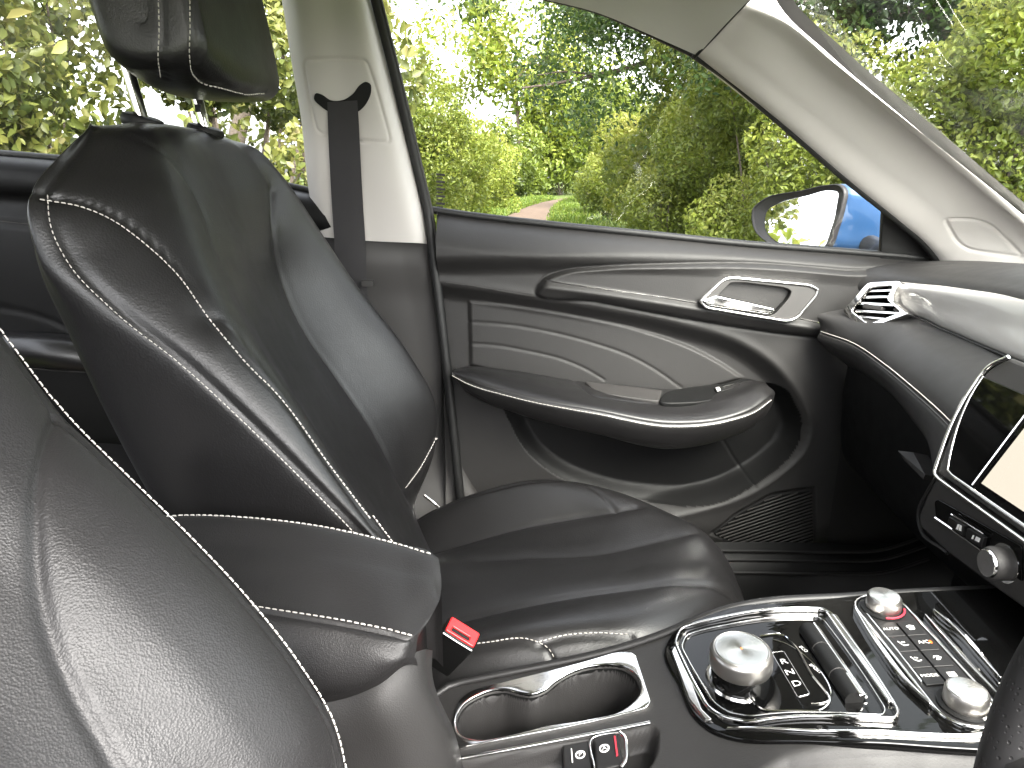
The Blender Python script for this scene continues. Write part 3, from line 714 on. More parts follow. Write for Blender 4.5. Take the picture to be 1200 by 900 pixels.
# ------------------------------------------------------------------ centre pillar trim, seat belt
pil = thing('door_pillar_trim', V(-.22, .76, .3), 'warm grey pillar trim behind the front seat carrying the belt slot', 'pillar')
pp = Plane(P(400, 150, .70), P(435, 0, .69)-P(330, 0, .69)+V(0, .0, 0), P(400, 20, .682)-P(430, 280, .738))
colL = PL([(322, -40, .70), (331, 0, .70), (342, 70, .705), (353, 135, .715), (362, 220, .735), (371, 277, .75)])
colL0 = offs(colL, -.004, .06, 0)
f1 = [pp.map(np.array([[*pp.pix(*p), 0]]))[0] for p in [(336, -40), (344, 0), (354, 70), (364, 135), (373, 220), (380, 278)]]
f2 = [pp.map(np.array([[*pp.pix(*p), 0.002]]))[0] for p in [(378, -40), (388, 0), (398, 70), (408, 135), (422, 220), (434, 282)]]
f3 = [pp.map(np.array([[*pp.pix(*p), 0]]))[0] for p in [(414, -40), (424, 0), (440, 70), (456, 135), (476, 220), (493, 285)]]
colR = PL([(424, -40, .70), (434, 0, .70), (452, 70, .715), (469, 135, .73), (490, 220, .75), (503, 286, .765)]); colR0 = offs(colR, .01, .05, 0)
S = Surface(loft([colL0, colL, f1, f2, f3, colR, colR0], 220, 220), flip=None)
ip = [(356, 78), (361, 70), (424, 70), (434, 78), (446, 118), (457, 160), (452, 166), (420, 165), (388, 160), (371, 154), (364, 130)]
ip = [tuple(p) for p in roundpoly([(355, 70), (429, 70), (442, 108), (458, 167), (415, 165), (371, 155)], [9, 8, 60, 7, 60, 9], 8)]; ip = ip[-2:]+ip
S.seam(ip, .0022, .0026, 0, n=160)
up_ = S.build('upper_trim', 'belt_cover', BEIGE, pil)
cl = np.array([P(*p) for p in [(345, 271, .745), (372, 277, .745), (395, 279, .74), (432, 284, .744), (468, 285.5, .752), (503, 286, .765), (512, 286, .80)]])
low = [cl+V(0, .012, .012), cl+V(0, .001, -.004), cl+V(.012, .004, -.1), cl+V(.035, .006, -.28), cl+V(.06, .004, -.44), cl+V(.10, -.02, -.52), cl+V(.12, -.07, -.60)]
S_ = Surface(loft(low, 60, 60), flip=None); S_.build('lower_trim', 'lower_trim', SHELF, pil)
mp2 = lambda l: pp.pl(l)
slot = [(369, 115), (371, 109), (377, 110), (388, 117), (402, 117), (414, 110), (423, 99), (430, 95.5), (435, 98), (436, 106), (433, 116), (427, 125), (421, 130), (403, 131), (386, 130), (377, 124)]
slot_o = resample(mp2(slot), 70, True)
plate('belt_slot', slot_o, [], -.004, .0075, .0012, pp.map, DEEP, pil)
q = mp2([(352, -6), (388, -4), (386, 8), (354, 7)]); plate('trim_clip', roundpoly(q, .003), [], -.001, .0022, .0008, pp.map, BEIGE, pil)
belt_t = thing('seat_belt', P(410, 330, .70), 'black webbing seat belt hanging down the warm grey pillar', 'seat belt')
bl = [(385, 119), (386, 150), (388, 190), (391, 240), (394, 280), (397, 325), (404, 372)]; br_ = [(420, 117), (422, 150), (424, 190), (427, 240), (430, 284), (432, 325), (438, 372)]
off = [.0082, .009, .010, .012, .014, .020, .03]
BL = np.array([pp.map(np.array([[*pp.pix(*p), o_]]))[0] for p, o_ in zip(bl, off)]); BR = np.array([pp.map(np.array([[*pp.pix(*p), o_]]))[0] for p, o_ in zip(br_, off)])
mid = (BL+BR)/2+pp.N*.0015
Gb = loft([BL, mid, BR], 24, 80); nn = normals(Gb)
vv = np.concatenate([Gb.reshape(-1, 3), (Gb-nn*.0014).reshape(-1, 3)]); ff = np.concatenate([gridf(24, 80), gridf(24, 80)[:, ::-1]+24*80])
mesh('webbing', vv, ff, WEB, belt_t)
q = Plane(BR[5]+V(.006, 0, 0), (1, 0, 0), (0, .1, 1)); v, f = box_vf(P(431, 332, .71), (.010, .004, .005)); mesh('belt_stop', v, f, SHELF, belt_t, False)

# ------------------------------------------------------------------ windscreen pillar trim and windscreen
ap = thing('windscreen_pillar_trim', V(.72, .72, .84), 'warm grey windscreen pillar trim rising from the dashboard to the roof', 'pillar')
w0 = PL([(817, 65, .622), (860, 98, .635), (900, 130, .647), (1000, 215, .687), (1060, 262, .707), (1090, 288, .722), (1106, 312, .735), (1112, 345, .74)])
w1 = PL([(838, 43, .585), (885, 80, .60), (930, 115, .615), (1040, 200, .655), (1105, 250, .675), (1135, 275, .69), (1150, 315, .70), (1150, 350, .70)])
w2 = PL([(862, 18, .545), (905, 42, .555), (960, 85, .575), (1080, 175, .615), (1150, 228, .635), (1180, 252, .65), (1200, 300, .67), (1200, 350, .67)])
w3 = PL([(876, 2, .525), (920, 25, .532), (980, 75, .548), (1110, 180, .585), (1190, 245, .61), (1230, 280, .625), (1260, 330, .64), (1260, 380, .64)])
w4 = PL([(888, -4, .52), (935, 22, .528), (1000, 78, .545), (1120, 178, .58), (1195, 243, .605), (1245, 285, .622), (1275, 330, .635), (1275, 380, .64)])
w5 = PL([(893, -12, .53), (907, 12, .54), (962, 65, .558), (1060, 148, .585), (1150, 223, .61), (1202, 266, .622), (1262, 318, .64), (1300, 380, .65)])
w6 = offs(w5, .02, .05, .02); w00 = offs(w0, .01, .05, 0)
S = Surface(loft([w00, w0, w1, w2, w3, w5, w6], 240, 260), flip=None)
tw = [(1109, 260), (1120, 257), (1150, 258), (1164, 264), (1180, 283), (1196, 300), (1160, 299), (1128, 291), (1116, 275)]
tw = [tuple(p) for p in roundpoly([(1107, 257), (1155, 257), (1199, 301), (1126, 292)], [7, 26, 7, 20], 10)]; tw = tw[-2:]+tw
S.seam(tw, .0025, .0028, 0, n=160)
S.build('pillar_cover', 'tweeter_cover', BEIGE, ap)
tube('roof_joint', [p for p in np.array([P(a, b, y) for a, b, y in [(814, 67, .622), (836, 44, .585), (856, 22, .55), (878, -1, .518), (890, -14, .51)]])], .0022, DEEP, ap, 6, 20)
ws = thing('windscreen', V(.75, 0, .9), 'raked windscreen glass with black edge band at the upper right', 'windscreen')
wl_ = np.array([V(.30, .53, 1.25), V(.46, .575, 1.13), V(.66, .625, 1.0), V(.86, .66, .88), V(1.0, .68, .80)])
wc = np.array([V(.385, 0, 1.285), V(.60, 0, 1.15), V(.80, 0, 1.02), V(1.0, 0, .90), V(1.12, 0, .82)]); wr = wl_*V(1, -1, 1)
mesh('windscreen_glass', loft([wl_, wc, wr], 40, 20).reshape(-1, 3), gridf(40, 20), WGLASS, ws)
Gw = loft([w5+V(.012, .012, .006), w5+V(.02, -.006, .012)], 6, 60); mesh('edge_band', Gw.reshape(-1, 3), gridf(6, 60), RUBBER, ws)

# ------------------------------------------------------------------ rear door and rear seat seen past the front seat
rd = thing('rear_door', V(-.8, .77, .25), 'dark rear door with window ledge and armrest, behind the front seat', 'car door')
L0 = PL([(-160, 172, .76), (0, 183, .76), (60, 188, .76), (200, 203, .76), (340, 222, .76), (380, 231, .76)])
L1 = offs(L0, 0, -.03, -.008); L2 = PL([(-160, 212, .725), (0, 222, .725), (60, 226, .725), (200, 240, .725), (340, 262, .725), (390, 270, .725)])
L3 = offs(L2, 0, .02, -.012); L4 = PL([(-160, 262, .74), (0, 262, .74), (60, 268, .74), (200, 285, .74), (340, 300, .74), (390, 310, .74)])
L5 = PL([(-160, 400, .745), (0, 392, .745), (100, 400, .745), (200, 420, .745), (340, 430, .745), (400, 440, .745)]); L6 = offs(L5, 0, .02, -.3)
S = Surface(loft([offs(L0, 0, .02, 0), L0, L1, L2, L3, L4, L5, L6], 120, 70), flip=None)
S.seam([(-60, 255), (0, 260), (60, 267), (110, 274)], .003, .004, 0, world=False, split=True)
S.seam([(-60, 358), (0, 361), (50, 372), (90, 390), (130, 420)], .003, .004, 0)
S.build('door_panel', 'trim_panel', DEEP, rd)
tube('accent_line', [S.near(p)[0] for p in PL([(-60, 253, .74), (0, 259, .74), (60, 266, .74)])], .0014, SHELF, rd, 6, 20)
ra = PL([(-120, 395, .70), (0, 398, .68), (60, 402, .66), (100, 408, .67), (140, 425, .71)])
Ga = loft([offs(ra, 0, .06, .0), ra, offs(ra, 0, -.01, -.02), offs(ra, 0, .01, -.045), offs(ra, 0, .07, -.06)], 40, 50)
S2 = Surface(Ga, flip=None); s1 = S2.seam([(-30, 424), (0, 427), (60, 434), (110, 436)], .0015, .003, 0, split=False)
rr = S2.build('armrest', 'armrest', LEATHER, rd)
if len(s1) > 3: tube('edge_piping', s1+V(0, -.002, 0), .0009, SHELF, rr, 6)
L0b = [V(-1.3, .78, .925), V(-.8, .78, .925), V(-.2, .775, .895)]; L1b = [V(-1.3, .66, 1.22), V(-.8, .69, 1.25), V(-.2, .71, 1.26)]
mesh('window_glass', loft([L0b, L1b], 6, 30).reshape(-1, 3), gridf(6, 30), GLASS, rd)
tube('belt_seal', offs(L0, 0, .012, .004), .006, RUBBER, rd, 8, 40)
# block of body at the foot of the pillar, behind the seat
v, f = box_vf(P(352, 238, .755)+V(0, .02, -.012), (.03, .03, .012)); mesh('lock_cover', v, f, DEEP, rd, False)
rs = thing('rear_seat', V(-.75, .3, .2), 'black leather rear seat cushion glimpsed between the front seats', 'seat')
s0 = [V(-1.05, y, .50+.02*math.cos(y*9)) for y in np.linspace(-.6, .66, 30)]
cc = []
for dx, dz in ((0, -.02), (.06, .01), (.16, .03), (.30, .035), (.42, .02), (.47, -.02), (.485, -.07), (.48, -.2)):
    cc.append([p+V(dx, 0, dz) for p in s0])
S = Surface(loft(cc, 80, 120), flip=None)
z1 = S.seam([(112, 474), (122, 482), (127, 495), (126, 508)], .003, .003, .001, .02, split=False)
rc = S.build('seat_cushion', 'seat_cushion', LEATHER, rs)
if len(z1) > 3: S.stitch(z1, (-1, 0, 0), .003, rc, THREAD, w=.0005)
cc = []
for dx, dz in ((.02, -.05), (-.02, .02), (-.05, .15), (-.12, .35), (-.18, .42), (-.28, .43)):
    cc.append([p+V(dx, 0, dz) for p in s0])
S = Surface(loft(cc, 60, 100), flip=None); S.build('backrest', 'backrest', LEATHER, rs)
# ------------------------------------------------------------------ dashboard
dash = thing('dashboard', V(.6, .3, .5), 'charcoal dashboard with chrome air vent, leather pad and glossy strip', 'dashboard')
# top pad: from the door end across towards the driver
t0 = PL([(1010, 322, .735), (1040, 308, .735), (1080, 303, .735), (1130, 301, .73), (1170, 298, .73)])
yy = [.735, .70, .60, .45, .30, .15, 0, -.2, -.45, -.72]
def across(fx, fz, ys=yy): return [V(fx(y), y, fz(y)) for y in ys]
lip = [P(1000, 327, .725), P(1040, 325, .69), P(1100, 332, .57), P(1160, 341, .43), P(1200, 347, .34)]
lx = lambda y: np.interp(y, [p[1] for p in lip[::-1]], [p[0] for p in lip[::-1]]); lz = lambda y: np.interp(y, [p[1] for p in lip[::-1]], [p[2] for p in lip[::-1]])
def topcol(dx, dz): return [V(lx(y)+dx, y, lz(y)+dz) for y in yy]
cols = [topcol(.025, -.028), topcol(.002, -.024), topcol(-.004, -.012), topcol(.0, .0), topcol(.02, .012), topcol(.08, .026), topcol(.2, .022), topcol(.4, -.02)]
S = Surface(loft(cols, 90, 120), flip=None); S.seam([(1020, 327), (1050, 316), (1090, 311), (1130, 309)], .0015, .004, 0, split=False)
S.build('top_pad', 'top_pad', SOFT, dash)
v = np.array([[.60, .735, .84], [.60, .735, .3], [1.0, .735, .3], [1.0, .735, .84]]); mesh('end_panel', v, [[0, 1, 2, 3]], HARD, dash, False)
# glossy strip
y_g = [(1040, 333, .655), (1056, 335, .62), (1100, 339, .53), (1150, 345, .43), (1202, 352, .34), (1260, 360, .25)]
y_h = [(1050, 366, .63), (1068, 369, .60), (1105, 384, .50), (1145, 401, .40), (1186, 418, .31), (1230, 436, .24)]
g0 = PL(y_g); g1 = PL(y_h); gm = (g0+g1)/2+V(-.003, 0, .001)
S = Surface(loft([offs(g0, .02, 0, .004), g0, gm, g1, offs(g1, .02, 0, -.004)], 50, 80), flip=None); S.build('gloss_strip', 'gloss_strip', PIANO, dash)
tube('strip_edge', offs(g1, -.001, 0, -.002), .0018, HARD, dash, 8, 40)
# leather pad below
u0 = PL([(968, 366, .70), (1000, 366, .685), (1035, 367, .655), (1068, 371, .60), (1105, 386, .50), (1145, 403, .40), (1182, 421, .315)])
u1 = PL([(960, 390, .70), (1000, 404, .62), (1035, 428, .50), (1070, 457, .39), (1100, 484, .30), (1117, 502, .255)])
u0r, u1r = resample(u0, 40), resample(u1, 40)
mid = (u0r+u1r)/2+V(-.010, 0, .010)
u2 = PL([(962, 402, .70), (1000, 423, .62), (1035, 449, .50), (1065, 482, .39), (1088, 515, .30), (1096, 545, .255)]); u3 = offs(u2, .06, 0, -.05); u4 = offs(u2, .12, 0, -.20)
S = Surface(loft([offs(u0r, .03, 0, .006), u0r, mid, u1r, offs(u1, -.002, 0, -.006), u2, u3, u4], 150, 130), flip=None)
d1_ = S.seam([(962, 391), (1000, 405), (1035, 429), (1070, 458), (1100, 485), (1115, 500)], .003, .003, .001, .01)
lp = S.build('leather_pad', 'lower_pad', SOFT, dash)
S.stitch(d1_, (0, 0, 1), .0035, lp, THREAD, pitch=.0052, ln=.0048, w=.0006)
tube('edge_piping', np.array([S.near(p)[0] for p in d1_])+V(-.0015, -.0008, -.001), .0011, SHELF, lp, 6)
# glove box and footwell
gl0 = V(.56, .69, .68); gb = Surface(loft([[V(.575, .70, .70), V(.56, .45, .70), V(.54, .16, .70)], [V(.575, .70, .62), V(.565, .45, .61), V(.555, .16, .60)], [V(.60, .70, .50), V(.60, .45, .48), V(.60, .16, .48)], [V(.72, .70, .44), V(.72, .45, .42), V(.72, .16, .42)], [V(.9, .70, .40), V(.9, .45, .38), V(.9, .16, .38)]], 60, 60), flip=None)
gb.build('glove_box', 'glove_box', DEEP, dash)
fp = Plane(V(.60, .35, .62), (0, -1, 0), (.1, 0, 1)); 
v = PL([(1052, 528, .40), (1084, 556, .31), (1082, 562, .31), (1060, 540, .38), (1070, 530, .38)])
mesh('glove_box_catch', np.concatenate([v, v+V(.02, 0, -.004)]), [[0, 1, 2, 3], [0, 4, 1], [4, 9, 6, 1], [1, 6, 7, 2], [2, 7, 8, 3], [3, 8, 5, 0]], SHELF, dash, False)
# side air vent
vp = Plane(P(1028, 358, .635), P(1066, 368, .60)-P(992, 366, .70), (.35, 0, 1))
vo_ = roundpoly(vp.pl([(989, 366), (1019, 332), (1057, 330), (1047, 352), (1068, 369), (1040, 379), (1021, 386), (1010, 384)]), [.008, .008, .004, .01, .006, .02, .008, .01])
vi = roundpoly(vp.pl([(1000, 365), (1022, 338), (1049, 336), (1041, 352), (1058, 367), (1036, 375), (1020, 380)]), .006)
vt = plate('air_vent', vo_, [vi], -.012, .006, .0015, vp.map, BRIGHT, dash)
rows = []
vi2 = np.array(resample(vi, 60, True))
for sc, h in ((1.02, 0), (.97, -.02), (.9, -.05), (.02, -.052)):
    c = vi2.mean(0); rows.append(vp.map(np.concatenate([c+(vi2-c)*sc, np.full((60, 1), h)], 1)))
mesh('vent_duct', np.array(rows).reshape(-1, 3), gridf(4, 60, closed_v=True), DEEP, vt)
for (a, b, c, d) in (((1020, 340), (1048, 339), (1047, 341.5), (1018, 342.5)), ((1014, 347), (1044, 346.5), (1043, 349), (1012, 350)), ((1009, 354), (1045, 356), (1048, 359), (1006, 357)), ((1004, 363), (1055, 366), (1052, 368.5), (1003, 365.5)), ((1007, 370), (1040, 373), (1036, 375), (1010, 372.5))):
    plate('vent_slat', vp.pl([a, b, c, d]), [], -.024, .001, .0004, vp.map, CHROME, vt)
plate('vent_slider', roundpoly(vp.pl([(1014, 356), (1036, 360), (1034, 365), (1012, 361)]), .002), [], -.004, .004, .001, vp.map, SHELF, vt)
# centre stack
cs = thing('centre_stack', V(.5, .1, .5), 'upright centre stack with lit touchscreen, silver edging and toggle strip at right edge', 'control panel')
O_ = P(1098, 552, .2); sp = Plane(O_, (0, -1, 0), P(1180, 422, .2)-O_)
A = lambda l: sp.pl(l)
# body
bo_pix = [(1186, 418), (1160, 432), (1136, 462), (1116, 500), (1102, 540), (1098, 556), (1110, 566), (1150, 590), (1200, 619), (1320, 690), (1500, 690), (1500, 418)]
big = A([(1184, 419), (1162, 430), (1138, 460), (1117, 498), (1102, 538), (1097, 553)])
right = [(.42, big[-1][1]-.0), (.42, big[0][1])]
b_out = [tuple(p) for p in resample(big, 30)]+right
plate('stack_body', b_out, [], -.16, .0, .004, sp.map, SHELF, cs)
tube('stack_edge', sp.map(np.array([[*p, .002] for p in [tuple(q) for q in resample(big, 40)]]+[[big[-1][0]+.004, big[-1][1]-.003, .002]]+[[a, big[-1][1]-.004, .002] for a in np.linspace(.012, .42, 20)])), .0022, CHROME, cs, 8)
gl_ = A([(1176, 437), (1155, 442), (1142, 462), (1127, 495), (1116, 535), (1113, 552), (1120, 556)])
ytop, ybot = gl_[1][1], gl_[-1][1]-.002
g_out = [tuple(p) for p in resample(gl_[1:-1], 30)]+[(gl_[-1][0], ybot), (.40, ybot), (.40, ytop)]
sg = plate('screen_glass', g_out, [], -.001, .003, .001, sp.map, GLOSS, cs)
tube('screen_edge', sp.map(np.array([[*p, .0026] for p in g_out[:32]]+[[a, ybot-.001, .0026] for a in np.linspace(.03, .40, 16)])), .0012, CHROME, cs, 8)
s0 = sp.pix(1153, 566); s1_ = sp.pix(1210, 476)
bl = sp.pix(1150, 567); tlp = sp.pix(1225, 450)
# inner screen field: left edge slants, silver hairline beside it
le0 = sp.pix(1146, 572); le1 = sp.pix(1203, 497)
lb = np.array(sp.pix(1144, 570)); lt = np.array(sp.pix(1200, 496)); dirv = (lt-lb); ext = lt+dirv*.6
tube('screen_edge', sp.map(np.array([[lb[0], lb[1], .0042], [*(lb+lt)/2, .0042], [*ext, .0042]])), .0011, CHROME, cs, 6)
o1 = np.array(sp.pix(1154, 568)); o2 = np.array(sp.pix(1204, 504)); o3 = o2+(o2-o1)*.6
plate('lit_display', [tuple(o1), (o1[0]+.26, o1[1]), (o3[0]+.26, o3[1]), tuple(o3)], [], .0025, .0040, .0003, sp.map, SCREEN, sg)
# lower section with toggles and volume knob
lo_pl = A([(1097, 556), (1085, 575), (1075, 606), (1079, 622), (1110, 650), (1150, 680), (1190, 706)])
lo = Plane(P(1098, 560, .2), (0, -1, 0), P(1098, 560, .2)-P(1078, 612, .215)+V(0, .0, 0))
lo_out = lo.pl([(1098, 558), (1088, 575), (1076, 605), (1078, 618), (1110, 648), (1150, 678), (1195, 710), (1260, 756)]); rr_ = lo_out[-1]
lob = lo_out+[(rr_[0]+.12, rr_[1]), (rr_[0]+.12, lo_out[0][1])]
plate('lower_panel', roundpoly(lob, [.003, .01, .012, .012, .01, .01, .01, .01, .01, .01]), [], -.12, .0, .003, lo.map, SHELF, cs)
tube('stack_edge', np.array([lo.map(np.array([[*p, .0]]))[0] for p in resample(lo_out[:5], 24)]), .002, CHROME if False else HARD, cs, 6)
st = roundpoly(lo.pl([(1097, 588), (1101, 585), (1200, 640), (1200, 682), (1150, 646), (1099, 608)]), .003)
ts = plate('toggle_strip', st, [], -.001, .002, .0006, lo.map, GLOSS, cs)
tube('strip_edge', lo.map(np.array([[*lo.pix(*p), .002] for p in [(1098, 607), (1120, 622), (1150, 643), (1165, 655)]])), .0013, BRIGHT, cs, 6)
tube('strip_edge', lo.map(np.array([[*lo.pix(*p), .006] for p in [(1122, 603), (1140, 613), (1160, 626)]])), .0009, BRIGHT, cs, 6)
for q in ([(1119, 605), (1138, 616), (1134, 628), (1116, 615)], [(1141, 618), (1160, 629), (1157, 642), (1138, 630)]):
    plate('toggle_key', roundpoly(lo.pl(q), .0015), [], .001, .006, .001, lo.map, HARD, ts)
k_c = lo.pix(1130, 617); 
def mark2(pl_, pts, h=.0064): return plate('key_symbol', pl_.pl(pts), [], h-.0004, h, .0001, pl_.map, PRINT, ts)
mark2(lo, [(1127.5, 620), (1130, 614), (1132, 614.5), (1130, 621)]); mark2(lo, [(1131, 621.5), (1132.5, 615), (1134.5, 616), (1134, 622.5)])
mark2(lo, [(1146, 631), (1148, 627), (1149.5, 627.5), (1148, 632)]); mark2(lo, [(1150, 633), (1152, 628.5), (1157, 631), (1155, 635.5)])
kc = lo.map(np.array([[*lo.pix(1180, 660), 0]]))[0]; ax = lo.N
kn = lathe('volume_knob', [(.0140, 0), (.0150, .002), (.0150, .013), (.0135, .0165), (.0125, .017)], kc, ax, SHELF, cs, 36)
lathe('knob_cap', [(.0128, .0165), (.0122, .0185), (.0115, .0190), (.002, .0188)], kc, ax, CHROME, cs, 36)
lathe('knob_ring', [(.0175, 0), (.0175, .0025), (.0150, .0025)], kc, ax, BRIGHT, cs, 36)

# ------------------------------------------------------------------ centre console
con = thing('centre_console', V(.2, .03, .14), 'gloss black centre console with rotary gear selector, cup holders and armrest', 'console')
CX = [-.12, -.03, .14, .20, .33, .45, .70]; CZ = [.500, .520, .566, .594, .609, .615, .622]
zc = lambda x: herm(CX, np.array(CZ), np.clip(np.atleast_1d(x), -.12, .70))
def onc(px, py, dz=0):
    r = ray(px, py); lo_, hi_ = .2, 1.2
    for _ in range(50):
        m = (lo_+hi_)/2; p = CAM+r*m
        if p[2] > zc(p[0])[0]+dz: lo_ = m
        else: hi_ = m
    return (p[0], p[1])
cm = lambda v: np.stack([v[:, 0], v[:, 1], zc(v[:, 0])+v[:, 2]], 1)
cl_ = lambda l, dz=0: [onc(a, b, dz) for a, b in l]
# body: height field with cup wells and tray
nx, ny = 420, 150
ex = lambda x: np.interp(x, [-.12, -.09, -.06, .2, .7], [.06, .095, .118, .122, .13])           # far rim
nx_ = lambda x: np.interp(x, [-.12, .10, .145, .20, .7], [-.105, -.105, -.075, -.062, -.075])    # near rim
xs = np.linspace(-.105, .66, nx); v_ = np.linspace(0, 1, ny)
Yg = np.stack([np.linspace(nx_(x), ex(x), ny) for x in xs]); Xg = np.repeat(xs[:, None], ny, 1)
pts = np.stack([Xg.ravel(), Yg.ravel()], 1); H = np.zeros(len(pts))
cupA = cl_([(536, 845), (545, 828), (570, 814), (592, 811), (608, 815), (622, 817), (640, 811), (654, 800), (674, 789), (700, 783), (728, 784), (745, 796), (748, 815), (728, 834), (690, 844), (640, 852), (600, 862), (560, 868), (542, 862)])
cupo = np.array(resample(cupA, 140, True)); sc_ = sdf(pts, cupo)
H -= .062*smooth(.0005, -.005, sc_)
c2_ = np.array(onc(697, 812)); c1_ = np.array(onc(572, 842))
H -= .006*smooth(.0, -.01, sc_)*0
tray = roundpoly(cl_([(528, 893), (765, 850), (772, 858), (770, 888), (735, 930), (540, 960)]), .010); st_ = sdf(pts, np.array(tray)); H -= .022*smooth(.0005, -.004, st_)
edge = np.minimum(Yg-nx_(xs)[:, None], ex(xs)[:, None]-Yg).ravel(); H -= .008*(1-np.clip(edge/.010, 0, 1))**2
H -= .02*(1-np.clip((pts[:, 0]+.105)/.03, 0, 1))**2
Zg = zc(pts[:, 0])+H
Gt = np.stack([pts[:, 0], pts[:, 1], Zg], 1).reshape(nx, ny, 3)
# skirts
near = Gt[:, 0]; far = Gt[:, -1]
sk_n = [near+V(0, -d, -z)*1.0 for d, z in ((.055, .20), (.052, .12), (.045, .06), (.030, .022), (.008, .004))]
sk_f = [far+V(0, d, -z) for d, z in ((.006, .006), (.008, .03), (.008, .30))]
G = np.concatenate([np.stack(sk_n, 1), Gt, np.stack(sk_f, 1)], 1)
mesh('console_body', G.reshape(-1, 3), gridf(nx, G.shape[1]), SOFT, con)
rear = G[0]; Gr = np.stack([rear, rear*V(1, 1, 0)+V(-.01, 0, .15)], 0); mesh('console_rear', Gr.reshape(-1, 3), gridf(2, G.shape[1]), SOFT, con)
# lighter lower side in the near right corner
sd_ = np.array([V(x, nx_(x)-.010, zc(x)[0]-.022) for x in np.linspace(.16, .7, 40)]); S = Surface(loft([sd_, offs(sd_, 0, -.035, -.012), offs(sd_, 0, -.06, -.10), offs(sd_, 0, -.07, -.3)], 30, 40), flip=None); S.build('console_side', 'console_side', BEIGE if False else SHELF, con)
tube('console_rim', np.array([V(x, ex(x)-.004, zc(x)[0]+.0005) for x in np.linspace(-.075, .66, 60)]), .0042, HARD, con, 10)
# cup holder trim
co2 = roundpoly(cl_([(523, 882), (536, 824), (552, 811), (728, 764), (744, 767), (763, 825), (757, 832)]), [.006, .012, .012, .008, .008, .008, .006])
tab = None
plate('cup_holder_trim', co2, [inset(cupo, -.0012)], -.002, .0028, .0012, cm, CHROME, con, 40, .012)
# cup well lining: two rounded pots
rows = []
for sc, h in ((1.0, -.001), (.99, -.02), (.97, -.055), (.85, -.0625), (.3, -.063)):
    c = cupo.mean(0); rows.append(cm(np.concatenate([c+(cupo-c)*sc, np.full((140, 1), h)], 1)))
mesh('cup_well', np.array(rows).reshape(-1, 3), gridf(5, 140, closed_v=True), DEEP, con)
tube('tray_edge', cm(np.array([[*onc(*p), .001] for p in [(524, 893), (600, 879), (700, 860), (762, 848)]])), .0018, CHROME, con, 8, 30)
# parking brake switches
pb_ = [cl_(q) for q in ([(659, 872), (690, 866), (694, 905), (661, 912)], [(696, 865), (724, 861), (731, 898), (699, 905)])]
for i, q in enumerate(pb_):
    k = plate('brake_switch', roundpoly(q, .002), [], -.02, -.001 if i == 0 else .002, .0015, cm, HARD, con)
    c = np.array(onc(*((680, 884) if i == 0 else (708, 880)))); h = .0 if i == 0 else .003
    rr = [(c[0]+.0042*math.cos(a), c[1]+.0042*math.sin(a)) for a in np.linspace(0, 2*math.pi, 24, endpoint=False)]; ri = [(c[0]+.0029*math.cos(a), c[1]+.0029*math.sin(a)) for a in np.linspace(0, 2*math.pi, 24, endpoint=False)]
    plate('switch_symbol', rr, [ri], h-.0006, h, .0001, cm, PRINT, k); text_obj('switch_symbol', 'P' if i == 0 else 'A', .0055, c, cm, PRINT, k, 0, h)
    if i == 0: plate('switch_mark', cl_([(669, 877), (670.2, 876.8), (671.5, 893), (670.2, 893.4)]), [], -.0006, .0, .0001, cm, PRINT, k)
tube('switch_edge', cm(np.array([[*onc(*p), .003] for p in [(726, 862), (731, 866), (734, 880), (733, 895), (728, 903)]])), .0016, BRIGHT, con, 8, 20)
tube('switch_edge', cm(np.array([[*onc(*p), .002] for p in [(697, 904), (696, 866), (712, 862), (726, 861)]])), .0008, BRIGHT, con, 8, 20)
plate('switch_mark', cl_([(719, 866), (721, 866), (724, 888), (722, 889)]), [], .001, .0035, .0002, cm, REDRING, con)
# gloss panel and selector field
go_ = cl_([(779, 762), (786, 748), (840, 720), (930, 708), (1010, 700), (1150, 693), (1230, 690), (1330, 760), (1250, 890), (1172, 884), (1050, 876), (960, 873), (860, 869), (838, 862), (815, 845), (795, 805)])
go_ = [tuple(p) for p in resample(go_, 120, True)]
gpnl = plate('gloss_panel', go_, [], -.004, .0035, .0018, cm, GLOSS, con, 40, .012)
def ringp(name, outl, wdt, h0, h1, mat, par, n=120, r=.006, bev=.0007):
    o_ = np.array(resample(roundpoly(outl, r), n, True)); return plate(name, o_, [inset(o_, wdt)], h0, h1, bev, cm, mat, par, 40, .015)
fr_ = cl_([(788, 760), (796, 742), (850, 729), (963, 720), (976, 727), (1054, 842), (1050, 853), (880, 857), (846, 851), (826, 838)])
ringp('selector_frame', fr_, .0024, .003, .0085, BRIGHT, con, 200, .008, .0012)
fr2 = cl_([(797, 764), (803, 749), (855, 737), (957, 728), (966, 733), (1038, 838), (1034, 846), (880, 847), (852, 842), (835, 830)])
ringp('selector_frame', fr2, .0011, .003, .006, CHROME, con, 200, .006, .0005)
# wide chrome facet on the frame's rear side
plate('frame_facet', roundpoly(cl_([(786, 770), (792, 760), (822, 838), (834, 850), (826, 852), (806, 826)]), .002), [], .002, .0065, .001, cm, CHROME, con)
plate('frame_facet', roundpoly(cl_([(966, 724), (980, 728), (1046, 828), (1040, 832)]), .002), [], .003, .0075, .001, cm, CHROME, con)
